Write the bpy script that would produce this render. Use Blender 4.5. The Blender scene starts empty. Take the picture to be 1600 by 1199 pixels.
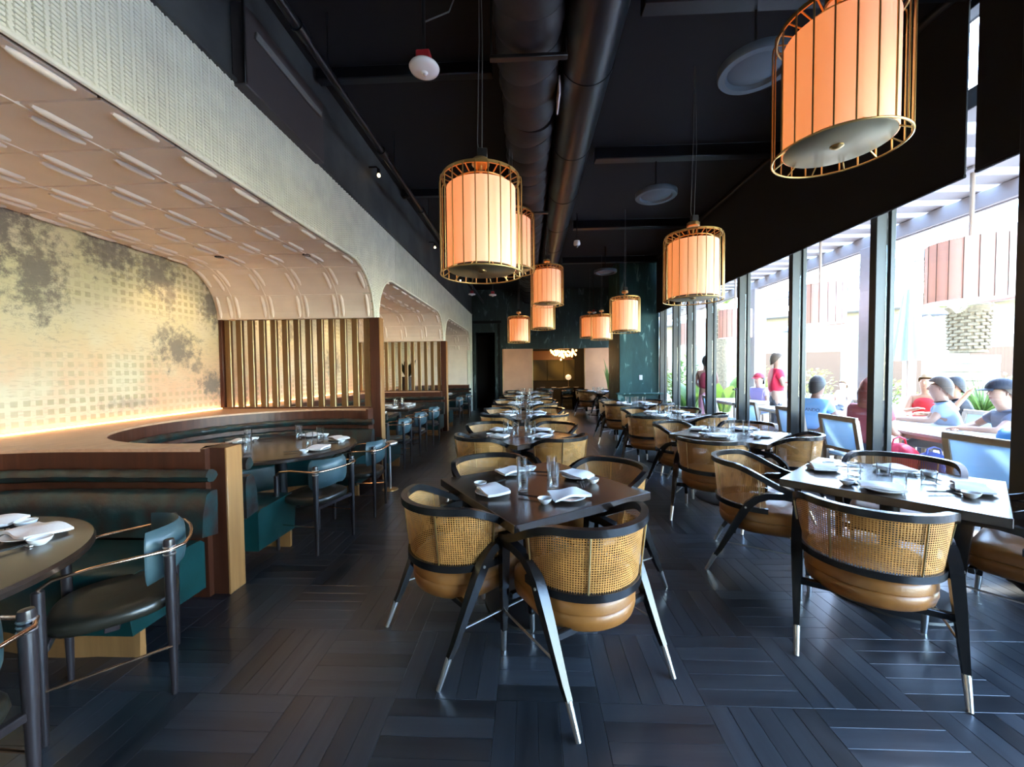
import bpy, bmesh, math, random
from mathutils import Vector, Matrix
random.seed(7)
PI = math.pi
S = bpy.context.scene
COL = S.collection

# ---------------------------------------------------------------- camera
CAM_H, FPX = 1.5, 620.0
_psi, _th, _ro = math.radians(2.419), math.radians(-1.916), -0.010
_fw = Vector((-math.sin(_psi) * math.cos(_th), math.cos(_psi) * math.cos(_th), math.sin(_th)))
_r = Vector((math.cos(_psi), math.sin(_psi), 0)); _u = _r.cross(_fw)
_r2 = math.cos(_ro) * _r + math.sin(_ro) * _u
_u2 = -math.sin(_ro) * _r + math.cos(_ro) * _u
cam_d = bpy.data.cameras.new('camera'); cam = bpy.data.objects.new('camera', cam_d); COL.objects.link(cam)
cam_d.sensor_fit = 'HORIZONTAL'; cam_d.sensor_width = 36.0; cam_d.lens = FPX / 1600 * 36
cam_d.clip_start = 0.05; cam_d.clip_end = 500
_m = Matrix((_r2, _u2, -_fw)).transposed().to_4x4(); _m.translation = Vector((0, 0, CAM_H))
cam.matrix_world = _m
S.camera = cam

# ---------------------------------------------------------------- view, world, sun
S.view_settings.view_transform = 'Standard'; S.view_settings.look = 'None'
S.view_settings.gamma = 1.0; S.view_settings.use_curve_mapping = False
S.view_settings.exposure = EXPOSURE = 0.78
try:
    S.cycles.adaptive_threshold = 0.02; S.cycles.max_bounces = 10; S.cycles.diffuse_bounces = 5; S.cycles.glossy_bounces = 4
    S.cycles.transparent_max_bounces = 24; S.cycles.transmission_bounces = 6
    S.cycles.caustics_reflective = False; S.cycles.caustics_refractive = False
    S.cycles.sample_clamp_indirect = 6.0
except Exception:
    pass
W = bpy.data.worlds.new('sky'); S.world = W; W.use_nodes = True
wn = W.node_tree.nodes; wl = W.node_tree.links
sky = wn.new('ShaderNodeTexSky'); sky.sky_type = 'NISHITA'; sky.sun_disc = False
sky.sun_elevation = math.radians(52); sky.sun_rotation = math.radians(28)
sky.air_density = 1.2; sky.dust_density = 0.4; sky.ozone_density = 3.5
wn['Background'].inputs['Strength'].default_value = 4.2
wl.new(sky.outputs[0], wn['Background'].inputs['Color'])
sun_d = bpy.data.lights.new('sun', 'SUN'); sun_d.energy = 17.0; sun_d.angle = math.radians(1.0)
sun_d.color = (1.0, 0.94, 0.84)
sun = bpy.data.objects.new('sun', sun_d); COL.objects.link(sun)
_sd = Vector((0.40, 0.75, 1.05)).normalized()          # towards the sun: out beyond the windows, high
sun.rotation_euler = _sd.to_track_quat('Z', 'Y').to_euler()
# ---------------------------------------------------------------- mesh builder
class MB:
    def __init__(s): s.v = []; s.f = []; s.m = []; s.mi = 0
    def quad(s, a, b, c, d):
        n = len(s.v); s.v += [a, b, c, d]; s.f.append((n, n+1, n+2, n+3)); s.m.append(s.mi)
    def poly(s, pts):
        n = len(s.v); s.v += list(pts); s.f.append(tuple(range(n, n+len(pts)))); s.m.append(s.mi)
    def add(s, vs, fs):
        n = len(s.v); s.v += [tuple(p) for p in vs]
        s.f += [tuple(i+n for i in f) for f in fs]; s.m += [s.mi]*len(fs)
    def box(s, c, d, ch=0.0, M=None):
        x, y, z = d[0]/2, d[1]/2, d[2]/2
        if ch <= 0:
            vs = [(i*x, j*y, k*z) for i in (-1, 1) for j in (-1, 1) for k in (-1, 1)]
            fs = [(0,1,3,2), (4,6,7,5), (0,4,5,1), (2,3,7,6), (0,2,6,4), (1,5,7,3)]
        else:
            b = min(ch, x*.9, y*.9, z*.9)
            vs = []; idx = {}
            for i in (-1, 1):
                for j in (-1, 1):
                    for k in (-1, 1):
                        for a in range(3):
                            p = [i*(x-b), j*(y-b), k*(z-b)]; p[a] = (i*x, j*y, k*z)[a]
                            idx[(i, j, k, a)] = len(vs); vs.append(tuple(p))
            fs = []
            I = lambda i, j, k, a: idx[(i, j, k, a)]
            for s_ in (-1, 1):
                q = [I(s_, -1, -1, 0), I(s_, 1, -1, 0), I(s_, 1, 1, 0), I(s_, -1, 1, 0)]; fs.append(q if s_ > 0 else q[::-1])
                q = [I(-1, s_, -1, 1), I(-1, s_, 1, 1), I(1, s_, 1, 1), I(1, s_, -1, 1)]; fs.append(q if s_ > 0 else q[::-1])
                q = [I(-1, -1, s_, 2), I(1, -1, s_, 2), I(1, 1, s_, 2), I(-1, 1, s_, 2)]; fs.append(q if s_ > 0 else q[::-1])
            for i in (-1, 1):
                for j in (-1, 1):
                    q = [I(i, j, -1, 0), I(i, j, -1, 1), I(i, j, 1, 1), I(i, j, 1, 0)]; fs.append(q if i*j > 0 else q[::-1])
            for i in (-1, 1):
                for k in (-1, 1):
                    q = [I(i, -1, k, 0), I(i, 1, k, 0), I(i, 1, k, 2), I(i, -1, k, 2)]; fs.append(q if i*k > 0 else q[::-1])
            for j in (-1, 1):
                for k in (-1, 1):
                    q = [I(-1, j, k, 1), I(-1, j, k, 2), I(1, j, k, 2), I(1, j, k, 1)]; fs.append(q if j*k > 0 else q[::-1])
            for i in (-1, 1):
                for j in (-1, 1):
                    for k in (-1, 1):
                        q = [I(i, j, k, 0), I(i, j, k, 1), I(i, j, k, 2)]; fs.append(q if i*j*k > 0 else q[::-1])
        c = Vector(c)
        if M is not None: vs = [tuple(M @ Vector(p) + c) for p in vs]
        else: vs = [(p[0]+c.x, p[1]+c.y, p[2]+c.z) for p in vs]
        s.add(vs, fs); return s
    def tube(s, pts, r, n=8, closed=False, cap=True, up=None, flat=None, rot=0.0):
        """r: radius or list; flat=(a,b) -> elliptical / with n=4,rot=pi/4 rectangular half sizes"""
        P = [Vector(p) for p in pts]; N = len(P)
        R = r if isinstance(r, (list, tuple)) else [r]*N
        rings = []
        T = []
        for i in range(N):
            if closed: t = P[(i+1) % N] - P[i-1]
            elif i == 0: t = P[1]-P[0]
            elif i == N-1: t = P[-1]-P[-2]
            else: t = (P[i+1]-P[i]).normalized() + (P[i]-P[i-1]).normalized()
            T.append(t.normalized() if t.length > 1e-9 else Vector((0, 0, 1)))
        u = Vector(up) if up else (Vector((0, 0, 1)) if abs(T[0].z) < .95 else Vector((1, 0, 0)))
        nn = (u - T[0]*u.dot(T[0])).normalized()
        base = len(s.v)
        for i in range(N):
            if up and abs(T[i].dot(Vector(up))) < .98:
                nn = (Vector(up) - T[i]*Vector(up).dot(T[i])).normalized()
            else:
                nn = nn - T[i]*nn.dot(T[i])
                nn = nn.normalized() if nn.length > 1e-6 else Vector((1, 0, 0))
            b = T[i].cross(nn)
            for k in range(n):
                a = 2*PI*k/n + rot
                ca, sa = math.cos(a), math.sin(a)
                if flat: ca *= flat[0]; sa *= flat[1]
                s.v.append(tuple(P[i] + (nn*ca + b*sa)*R[i]))
        for i in range(N if closed else N-1):
            j = (i+1) % N
            for k in range(n):
                k2 = (k+1) % n
                s.f.append((base+i*n+k, base+i*n+k2, base+j*n+k2, base+j*n+k)); s.m.append(s.mi)
        if cap and not closed:
            s.f.append(tuple(base+k for k in range(n))[::-1]); s.m.append(s.mi)
            s.f.append(tuple(base+(N-1)*n+k for k in range(n))); s.m.append(s.mi)
        return s
    def bar(s, pts, w, h, up=(0, 0, 1), closed=False):
        """rectangular section: w across, h along up"""
        q = math.sqrt(2)
        ww = w if isinstance(w, (list, tuple)) else None
        if ww is None:
            return s.tube(pts, 1.0, n=4, closed=closed, up=up, flat=(h/2*q, w/2*q), rot=PI/4)
        return s.tube(pts, ww, n=4, closed=closed, up=up, flat=(h/2*q, q/2), rot=PI/4)
    def lathe(s, prof, n=24, c=(0, 0, 0), cap=False, a0=0.0, a1=2*PI):
        full = abs(a1-a0-2*PI) < 1e-6; base = len(s.v); cols = n if full else n+1
        for (r, z) in prof:
            for k in range(cols):
                a = a0 + (a1-a0)*k/n
                s.v.append((c[0]+r*math.cos(a), c[1]+r*math.sin(a), c[2]+z))
        for i in range(len(prof)-1):
            for k in range(n):
                k2 = (k+1) % cols
                s.f.append((base+i*cols+k, base+i*cols+k2, base+(i+1)*cols+k2, base+(i+1)*cols+k)); s.m.append(s.mi)
        if cap:
            s.f.append(tuple(base+k for k in range(cols))[::-1]); s.m.append(s.mi)
            s.f.append(tuple(base+(len(prof)-1)*cols+k for k in range(cols))); s.m.append(s.mi)
        return s
    def grid(s, fn, nu, nv, closed_u=False):
        base = len(s.v); cu = nu if closed_u else nu+1
        for j in range(nv+1):
            for i in range(cu): s.v.append(tuple(fn(i/nu, j/nv)))
        for j in range(nv):
            for i in range(nu):
                i2 = (i+1) % cu
                s.f.append((base+j*cu+i, base+j*cu+i2, base+(j+1)*cu+i2, base+(j+1)*cu+i)); s.m.append(s.mi)
        return s
    def prism(s, poly, z0, z1):
        n = len(poly); b = len(s.v)
        s.v += [(p[0], p[1], z0) for p in poly] + [(p[0], p[1], z1) for p in poly]
        s.f.append(tuple(range(b, b+n))[::-1]); s.f.append(tuple(range(b+n, b+2*n))); s.m += [s.mi]*2
        for i in range(n):
            j = (i+1) % n
            s.f.append((b+i, b+j, b+n+j, b+n+i)); s.m.append(s.mi)
        return s
    def mesh(s, name, mats, smooth=40):
        me = bpy.data.meshes.new(name); me.from_pydata([tuple(p) for p in s.v], [], s.f); 
        for m in (mats if isinstance(mats, (list, tuple)) else [mats]): me.materials.append(m)
        if any(s.m): me.polygons.foreach_set('material_index', s.m)
        if smooth:
            me.polygons.foreach_set('use_smooth', [True]*len(me.polygons))
            try: me.set_sharp_from_angle(angle=math.radians(smooth))
            except Exception: pass
        me.validate(); me.update(); return me
    def obj(s, name, mats, parent=None, smooth=40, loc=None, rot=None):
        return put(name, s.mesh(name, mats, smooth), parent, loc, rot)

def put(name, me, parent=None, loc=None, rot=None, scale=None):
    o = bpy.data.objects.new(name, me); COL.objects.link(o)
    if parent is not None: o.parent = parent
    if loc is not None: o.location = loc
    if rot is not None: o.rotation_euler = rot
    if scale is not None: o.scale = scale
    return o
def tag(o, label=None, cat=None, group=None, kind=None):
    if label: o['label'] = label
    if cat: o['category'] = cat
    if group: o['group'] = group
    if kind: o['kind'] = kind
    return o
def thing(name, label, cat, loc=(0, 0, 0), rz=0.0, group=None):
    o = bpy.data.objects.new(name, None); COL.objects.link(o)
    o.empty_display_size = .1
    o.location = loc; o.rotation_euler = (0, 0, rz)
    return tag(o, label, cat, group)
def struct(o, label=None):
    o['kind'] = 'structure'
    if label: o['label'] = label
    return o
KIDS = {}
def dup(root, loc, rz, label, group=None, scale=None):
    r = root.copy(); COL.objects.link(r); r.location = loc; r.rotation_euler = (0, 0, rz)
    r['label'] = label
    if group: r['group'] = group
    if scale: r.scale = (scale,)*3
    for ch in list(root.children):
        c = ch.copy(); COL.objects.link(c); c.parent = r
        for g in list(ch.children):
            d = g.copy(); COL.objects.link(d); d.parent = c
    return r

# ---------------------------------------------------------------- materials
def mat(name, col, rough=.5, metal=0.0, var=0.0, vscale=8.0, bump=0.0, bscale=40.0, emit=None, estr=0.0,
        stretch=None, spec=None, coat=0.0, sheen=0.0, transl=0.0, col2=None):
    m = bpy.data.materials.new(name); m.use_nodes = True
    nt = m.node_tree; N = nt.nodes; L = nt.links; p = N['Principled BSDF']
    p.inputs['Base Color'].default_value = (*col, 1); p.inputs['Roughness'].default_value = rough
    p.inputs['Metallic'].default_value = metal
    if spec is not None: p.inputs['Specular IOR Level'].default_value = spec
    if coat: p.inputs['Coat Weight'].default_value = coat; p.inputs['Coat Roughness'].default_value = .15
    if sheen: p.inputs['Sheen Weight'].default_value = sheen
    tc = N.new('ShaderNodeTexCoord'); vec = tc.outputs['Object']
    if stretch:
        mp = N.new('ShaderNodeMapping'); mp.inputs['Scale'].default_value = stretch
        L.new(vec, mp.inputs[0]); vec = mp.outputs[0]
    if var > 0 or col2:
        nz = N.new('ShaderNodeTexNoise'); nz.inputs['Scale'].default_value = vscale; nz.inputs['Detail'].default_value = 5
        L.new(vec, nz.inputs['Vector'])
        rp = N.new('ShaderNodeValToRGB')
        a = col2 if col2 else tuple(max(0, c*(1-var)) for c in col); b = col if col2 else tuple(min(1, c*(1+var)) for c in col)
        rp.color_ramp.elements[0].color = (*a, 1); rp.color_ramp.elements[1].color = (*b, 1)
        rp.color_ramp.elements[0].position = .35; rp.color_ramp.elements[1].position = .65
        L.new(nz.outputs['Fac'], rp.inputs[0]); L.new(rp.outputs[0], p.inputs['Base Color'])
    if bump > 0:
        nb = N.new('ShaderNodeTexNoise'); nb.inputs['Scale'].default_value = bscale; nb.inputs['Detail'].default_value = 4
        L.new(vec, nb.inputs['Vector'])
        bp = N.new('ShaderNodeBump'); bp.inputs['Strength'].default_value = bump; bp.inputs['Distance'].default_value = .01
        L.new(nb.outputs['Fac'], bp.inputs['Height']); L.new(bp.outputs[0], p.inputs['Normal'])
    if emit:
        p.inputs['Emission Color'].default_value = (*emit, 1); p.inputs['Emission Strength'].default_value = estr
    if transl:
        tr = N.new('ShaderNodeBsdfTranslucent'); tr.inputs[0].default_value = (*col, 1)
        mx = N.new('ShaderNodeMixShader'); mx.inputs[0].default_value = transl
        L.new(p.outputs[0], mx.inputs[1]); L.new(tr.outputs[0], mx.inputs[2]); L.new(mx.outputs[0], N['Material Output'].inputs[0])
    return m
def glassy(name, tint=(1, 1, 1), rough=.02, gl=1.0, pwr=4.0, base=.035):
    m = bpy.data.materials.new(name); m.use_nodes = True
    nt = m.node_tree; N = nt.nodes; L = nt.links; N.remove(N['Principled BSDF'])
    tr = N.new('ShaderNodeBsdfTransparent'); tr.inputs[0].default_value = (*tint, 1)
    g = N.new('ShaderNodeBsdfGlossy'); g.inputs['Roughness'].default_value = rough
    fr = N.new('ShaderNodeLayerWeight'); fr.inputs['Blend'].default_value = .5
    pw = N.new('ShaderNodeMath'); pw.operation = 'POWER'; pw.inputs[1].default_value = pwr; L.new(fr.outputs['Facing'], pw.inputs[0])
    mu = N.new('ShaderNodeMath'); mu.operation = 'MULTIPLY_ADD'; mu.inputs[1].default_value = gl; mu.inputs[2].default_value = base; mu.use_clamp = True
    mx = N.new('ShaderNodeMixShader')
    L.new(pw.outputs[0], mu.inputs[0]); L.new(mu.outputs[0], mx.inputs[0]); L.new(tr.outputs[0], mx.inputs[1]); L.new(g.outputs[0], mx.inputs[2])
    L.new(mx.outputs[0], N['Material Output'].inputs[0]); return m
def wood(name, c1, c2, rough=.4, axis='X', scale=1.0, per=0.0, bump=.06, coat=0.0, spec=None, grain=(1.2, 18, 18)):
    """grain runs along local axis; per: tone change from piece to piece"""
    m = bpy.data.materials.new(name); m.use_nodes = True
    nt = m.node_tree; N = nt.nodes; L = nt.links; p = N['Principled BSDF']; p.inputs['Roughness'].default_value = rough
    if spec is not None: p.inputs['Specular IOR Level'].default_value = spec
    if coat: p.inputs['Coat Weight'].default_value = coat; p.inputs['Coat Roughness'].default_value = .2
    tc = N.new('ShaderNodeTexCoord'); mp = N.new('ShaderNodeMapping')
    g = {'X': grain, 'Y': (grain[1], grain[0], grain[2]), 'Z': (grain[1], grain[2], grain[0])}[axis]
    mp.inputs['Scale'].default_value = tuple(q*scale for q in g)
    oi = N.new('ShaderNodeObjectInfo'); ge = N.new('ShaderNodeNewGeometry')
    ad = N.new('ShaderNodeMath'); ad.operation = 'ADD'; L.new(oi.outputs['Random'], ad.inputs[0]); L.new(ge.outputs['Random Per Island'], ad.inputs[1])
    ml = N.new('ShaderNodeMath'); ml.operation = 'MULTIPLY'; ml.inputs[1].default_value = 37.3; L.new(ad.outputs[0], ml.inputs[0])
    fr = N.new('ShaderNodeMath'); fr.operation = 'FRACT'; L.new(ml.outputs[0], fr.inputs[0])
    L.new(tc.outputs['Object'], mp.inputs[0])
    va = N.new('ShaderNodeVectorMath'); va.operation = 'ADD'; L.new(mp.outputs[0], va.inputs[0]); L.new(ml.outputs[0], va.inputs[1])
    nz = N.new('ShaderNodeTexNoise'); nz.inputs['Scale'].default_value = 1.0; nz.inputs['Detail'].default_value = 6; nz.inputs['Roughness'].default_value = .6
    L.new(va.outputs[0], nz.inputs['Vector'])
    rp = N.new('ShaderNodeValToRGB'); rp.color_ramp.elements[0].color = (*c1, 1); rp.color_ramp.elements[1].color = (*c2, 1)
    rp.color_ramp.elements[0].position = .3; rp.color_ramp.elements[1].position = .7
    L.new(nz.outputs['Fac'], rp.inputs[0]); out = rp.outputs[0]
    if per > 0:
        mr = N.new('ShaderNodeMapRange'); mr.inputs['To Min'].default_value = 1-per; mr.inputs['To Max'].default_value = 1+per
        L.new(fr.outputs[0], mr.inputs['Value'])
        mm = N.new('ShaderNodeVectorMath'); mm.operation = 'SCALE'; L.new(out, mm.inputs[0]); L.new(mr.outputs[0], mm.inputs['Scale']); out = mm.outputs[0]
    L.new(out, p.inputs['Base Color'])
    if bump:
        bp = N.new('ShaderNodeBump'); bp.inputs['Strength'].default_value = bump; bp.inputs['Distance'].default_value = .004
        L.new(nz.outputs['Fac'], bp.inputs['Height']); L.new(bp.outputs[0], p.inputs['Normal'])
    return m

M_BLACKWOOD = wood('black_stained_wood', (.006, .006, .007), (.013, .0125, .013), .26, 'Z', 1, 0, .05, spec=.5)
M_TABLE = wood('dark_oak_tabletop', (.012, .007, .005), (.034, .019, .013), .26, 'X', 1, 0, .08, spec=1.0, grain=(1.5, 26, 26))
M_TABLEEDGE = wood('dark_oak_edge', (.012, .012, .013), (.03, .03, .032), .4, 'X', 1, 0, .1)
M_FLOOR = wood('dark_floor_plank', (.0135, .0165, .021), (.033, .038, .045), .29, 'X', 1, .5, .10, spec=1.0, grain=(1.5, 22, 22))
M_GROUT = mat('floor_joint', (.010, .010, .011), .5)
M_CANE = mat('cane_webbing', (.52, .245, .065), .5, var=.18, vscale=12)
M_TAN = mat('tan_leather', (.29, .115, .026), .36, var=.15, vscale=6, bump=.12, bscale=60)
M_STEEL = mat('brushed_steel', (.75, .74, .72), .28, 1.0)
M_BRASS = mat('brass', (.78, .55, .24), .30, 1.0)
M_GOLD = mat('gold_cage', (.62, .42, .16), .34, .9)
M_ROSE = mat('rose_brass', (.85, .55, .38), .25, 1.0)
M_BLKMETAL = mat('black_metal', (.014, .014, .015), .4, .2)
M_GREYLEG = wood('smoked_leg_wood', (.012, .009, .010), (.030, .023, .025), .28, 'Z', 1)
M_TEAL = mat('dark_teal_leather', (.005, .036, .036), .30, var=.25, vscale=5, bump=.10, bscale=14)
M_BLUELEATHER = mat('grey_blue_leather', (.040, .075, .085), .34, var=.15, vscale=6, bump=.06, bscale=60)
M_OLIVELEATHER = mat('black_olive_leather', (.020, .018, .013), .28, var=.2, vscale=6, bump=.06, bscale=60)
M_TUFT = mat('mottled_dark_leather', (.012, .034, .034), .30, col2=(.022, .011, .009), vscale=11, bump=.7, bscale=9)
M_WALNUT = wood('reddish_walnut_panel', (.040, .0105, .005), (.075, .022, .010), .40, 'Z', 1, .1, .04)
M_LEDGE = wood('pale_oak_ledge', (.44, .23, .135), (.56, .33, .21), .36, 'Y', 1, 0, .03)
M_HONEY = wood('honey_oak', (.25, .115, .04), (.36, .18, .065), .4, 'Z', 1, .1, .04)
M_SLAT = wood('bronze_slat', (.10, .050, .016), (.17, .090, .028), .42, 'Z', 1, .12, .05)
M_SLATEDGE = mat('lit_slat_edge', (.62, .48, .24), .35, .6)
M_WHITE = mat('white_ceramic', (.80, .80, .80), .22)
M_NAPKIN = mat('white_linen', (.82, .80, .82), .8, bump=.15, bscale=120)
M_GLASS = glassy('drinking_glass', (.97, .98, .98), .10, 1.0, 2.0, .07)
M_PANE = glassy('window_glass', (.97, .985, .98), .0, .30)
M_CREAM = mat('cream_plaster_tile', (.87, .87, .74), .55, var=.06, vscale=6)
M_CREAMBACK = mat('cream_tile_joint', (.60, .60, .50), .7)
M_VAULT = mat('blush_vault_panel', (.90, .80, .70), .55, var=.04, vscale=3)
M_DARKWALL = mat('charcoal_plaster', (.070, .076, .074), .7, col2=(.026, .029, .031), vscale=1.6)
M_CEIL = mat('black_ceiling_paint', (.0028, .0032, .0045), .85)
M_DUCT = mat('black_painted_duct', (.005, .0075, .011), .36, bump=.05, bscale=20)
M_INSUL = mat('black_insulation_wrap', (.006, .006, .009), .55, bump=.5, bscale=9)
M_SHADECLOTH = mat('black_roller_blind', (.002, .002, .003), .9)
M_MULLION = mat('dark_bronze_aluminium', (.030, .034, .034), .38, .3)
M_PEACH = mat('peach_panel', (.66, .34, .20), .7, var=.06, vscale=2)

# ================================================================= SETTING
XL, XA, XR = -2.10, -4.32, 3.50         # arcade face, alcove back wall, glass line
YB, YE, ZC = -2.6, 14.8, 4.5            # wall behind the camera, rear wall, ceiling
Z_FT, Z_CR, Z_SP, R_V = 3.59, 2.89, 2.24, 0.65   # tiled band top, vault crown, springing, corner radius
LEDGE = 1.0

def in_view(p, m=0):
    q = Vector(p) - Vector((0, 0, CAM_H)); z = q.dot(_fw)
    if z < .1: return False
    x = 800 + FPX*q.dot(_r2)/z; y = 599.5 - FPX*q.dot(_u2)/z
    return -m <= x <= 1600+m and -m <= y <= 1199+m

# ---- floor: basket-weave blocks of five dark planks each
fl = MB(); fl.box(((XR+.15+XA)/2, (YB+YE)/2+1.8, -.06), (XR+.15-XA, YE-YB+3.6, .096)); FLOOR = struct(fl.obj('floor', M_GROUT))
BS = 0.4665; X0, Y0 = -.16, 1.75; NP = 5; PW = BS/NP
pl = MB(); pl.box((0, 0, -.006), (BS-.0014, PW-.0014, .012), .0010); ME_PLANK = pl.mesh('plank', M_FLOOR, 0)
cand = []
for bi in range(-10, 9):
    for bj in range(-9, 36):
        cx, cy = X0+(bi+.5)*BS, Y0+(bj+.5)*BS
        if cx < XA+.1 or cx > XR+.2 or cy > 18.2 or cy < YB+.2: continue
        vert = (bi+bj) % 2 == 1          # planks running away from the camera
        for k in range(NP):
            o = (k-(NP-1)/2)*PW
            cand.append((cx+o, cy, PI/2) if vert else (cx, cy+o, 0.0))
def vis_floor(c): return in_view((c[0], c[1], 0), 20) and c[0] > -2.0
seen = sorted([c for c in cand if vis_floor(c)], key=lambda c: c[1])[:300]; sset = set(seen)
for c in seen:
    put('plank', ME_PLANK, FLOOR, (c[0], c[1], random.uniform(-.0008, 0)), (0, 0, c[2]))
for rz in (0.0, PI/2):                   # the farther planks, still real pieces
    b = MB()
    for c in cand:
        if c in sset or abs(c[2]-rz) > .1: continue
        p = (c[0], c[1]) if rz == 0 else (c[1], -c[0])
        b.box((p[0], p[1], -.006), (BS-.0014, PW-.0014, .012), .0010)
    tag(b.obj('plank_field', M_FLOOR, FLOOR, 0, rot=(0, 0, rz)), kind='stuff')

# ---- ceiling
c = MB(); c.box(((XR+XL)/2+.1, (YB+YE)/2, ZC+.05), (XR-XL+.6, YE-YB+.4, .1)); CEIL = struct(c.obj('ceiling', M_CEIL))
for y in (3.28, 5.57, 8.2, 10.8):        # painted joists across the bay
    b = MB(); b.box((2.2, y, ZC-.08), (2.55, .14, .16), .01); b.obj('joist', M_DUCT, CEIL)
for y in (3.97, 6.6, 9.4):
    b = MB(); b.box((-1.2, y, ZC-.06), (1.75, .10, .12), .01); b.obj('joist', M_DUCT, CEIL)

# ---- left arcade: tiled cream band with three round-cornered openings
ARCH = [(-0.45, 5.37), (5.50, 9.76), (9.92, 14.30)]
def arch_z(y, a, b):
    if y < a+R_V: t = (a+R_V-y)
    elif y > b-R_V: t = (y-(b-R_V))
    else: return Z_CR
    t = min(t, R_V); return Z_SP + math.sqrt(max(0, R_V*R_V-t*t))
def fascia_bottom(y):
    for a, b in ARCH:
        if a < y < b: return arch_z(y, a, b)
    return Z_SP if y < 14.3 else 0.0
b = MB()
ys = [YB, ARCH[0][0]]
for a, e in ARCH:
    n = 16
    ys += [a+R_V*(1-math.cos(PI/2*i/n)) for i in range(n+1)] + [e-R_V+R_V*math.sin(PI/2*i/n) for i in range(n+1)] + [e+.0001]
ys += [YE]; ys = sorted(set(round(y, 5) for y in ys))
for y0, y1 in zip(ys, ys[1:]):
    m_ = (y0+y1)/2; e = 1e-4
    z0, z1 = fascia_bottom(y0+e), fascia_bottom(y1-e)
    b.quad((XL, y0, z0), (XL, y1, z1), (XL, y1, Z_FT), (XL, y0, Z_FT))
    b.quad((XL-.12, y1, z1), (XL-.12, y0, z0), (XL-.12, y0, Z_FT), (XL-.12, y1, Z_FT))
    b.quad((XL-.12, y0, z0), (XL-.12, y1, z1), (XL, y1, z1), (XL, y0, z0))
WALL_L = struct(b.obj('wall_left', M_CREAMBACK, None, 0))
b = MB(); b.box((XL-.10, (YB+YE)/2, (Z_FT+ZC)/2), (.20, YE-YB, ZC-Z_FT)); b.obj('upper_band', M_DARKWALL, WALL_L)
b = MB(); b.box((XL+.02, (YB+YE)/2, Z_FT), (.04, YE-YB, .02)); b.obj('shadow_trim', M_DARKWALL, WALL_L)
# braided relief tiles
PER, CA, CB, ROW = .064, .036, .028, .0222
def brick_mesh(w, h, t, ang):
    m = MB(); M3 = Matrix.Rotation(ang, 3, 'X'); m.box((0, 0, 0), (t, w, h), .0022, M3); return m
bA = brick_mesh(.0345, .0165, .016, math.radians(-10)); bB = brick_mesh(.036, .0135, .016, math.radians(-62))
ME_A = bA.mesh('tile', M_CREAM, 0); ME_B = bB.mesh('tile', M_CREAM, 0)
tl = []
y = 0.9
while y < 14.75:
    zz = Z_SP
    while zz < Z_FT-.012:
        for (yy, kind, dz) in ((y, 0, 0), (y+(CA+CB)/2, 1, ROW*.5)):
            z = zz+dz; lo = max(fascia_bottom(yy), fascia_bottom(yy-.017), fascia_bottom(yy+.017))
            if lo+.014 < z < Z_FT-.012: tl.append((yy, z, kind))
        zz += ROW
    y += PER
near = sorted([t for t in tl if in_view((XL, t[0], t[1]), -4)], key=lambda t: t[0]+abs(t[1]-3.1)*.3)[:300]; nset = set(near)
for t in near: put('tile', (ME_A, ME_B)[t[2]], WALL_L, (XL+.006, t[0], t[1]))
b = MB()
for t in tl:
    if t in nset: continue
    if t[0] > 6.2:
        if t[2] == 1: continue
    s_ = (bA, bB)[t[2]]; b.add([(v[0]+XL+.006, v[1]+t[0], v[2]+t[1]) for v in s_.v], s_.f) if t[0] < 4.2 else \
        b.box((XL+.006, t[0], t[1]), (.014, (.0345, .020)[t[2]], (.0165, .0195)[t[2]]))
tag(b.obj('tile_field', M_CREAM, WALL_L, 0), kind='stuff')
b = MB()                                  # smooth back plate between the far tile columns
b.box((XL-.055, 14.55, 1.8), (.10, .5, 3.58)); b.obj('end_pier', M_CREAM, WALL_L)

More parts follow.
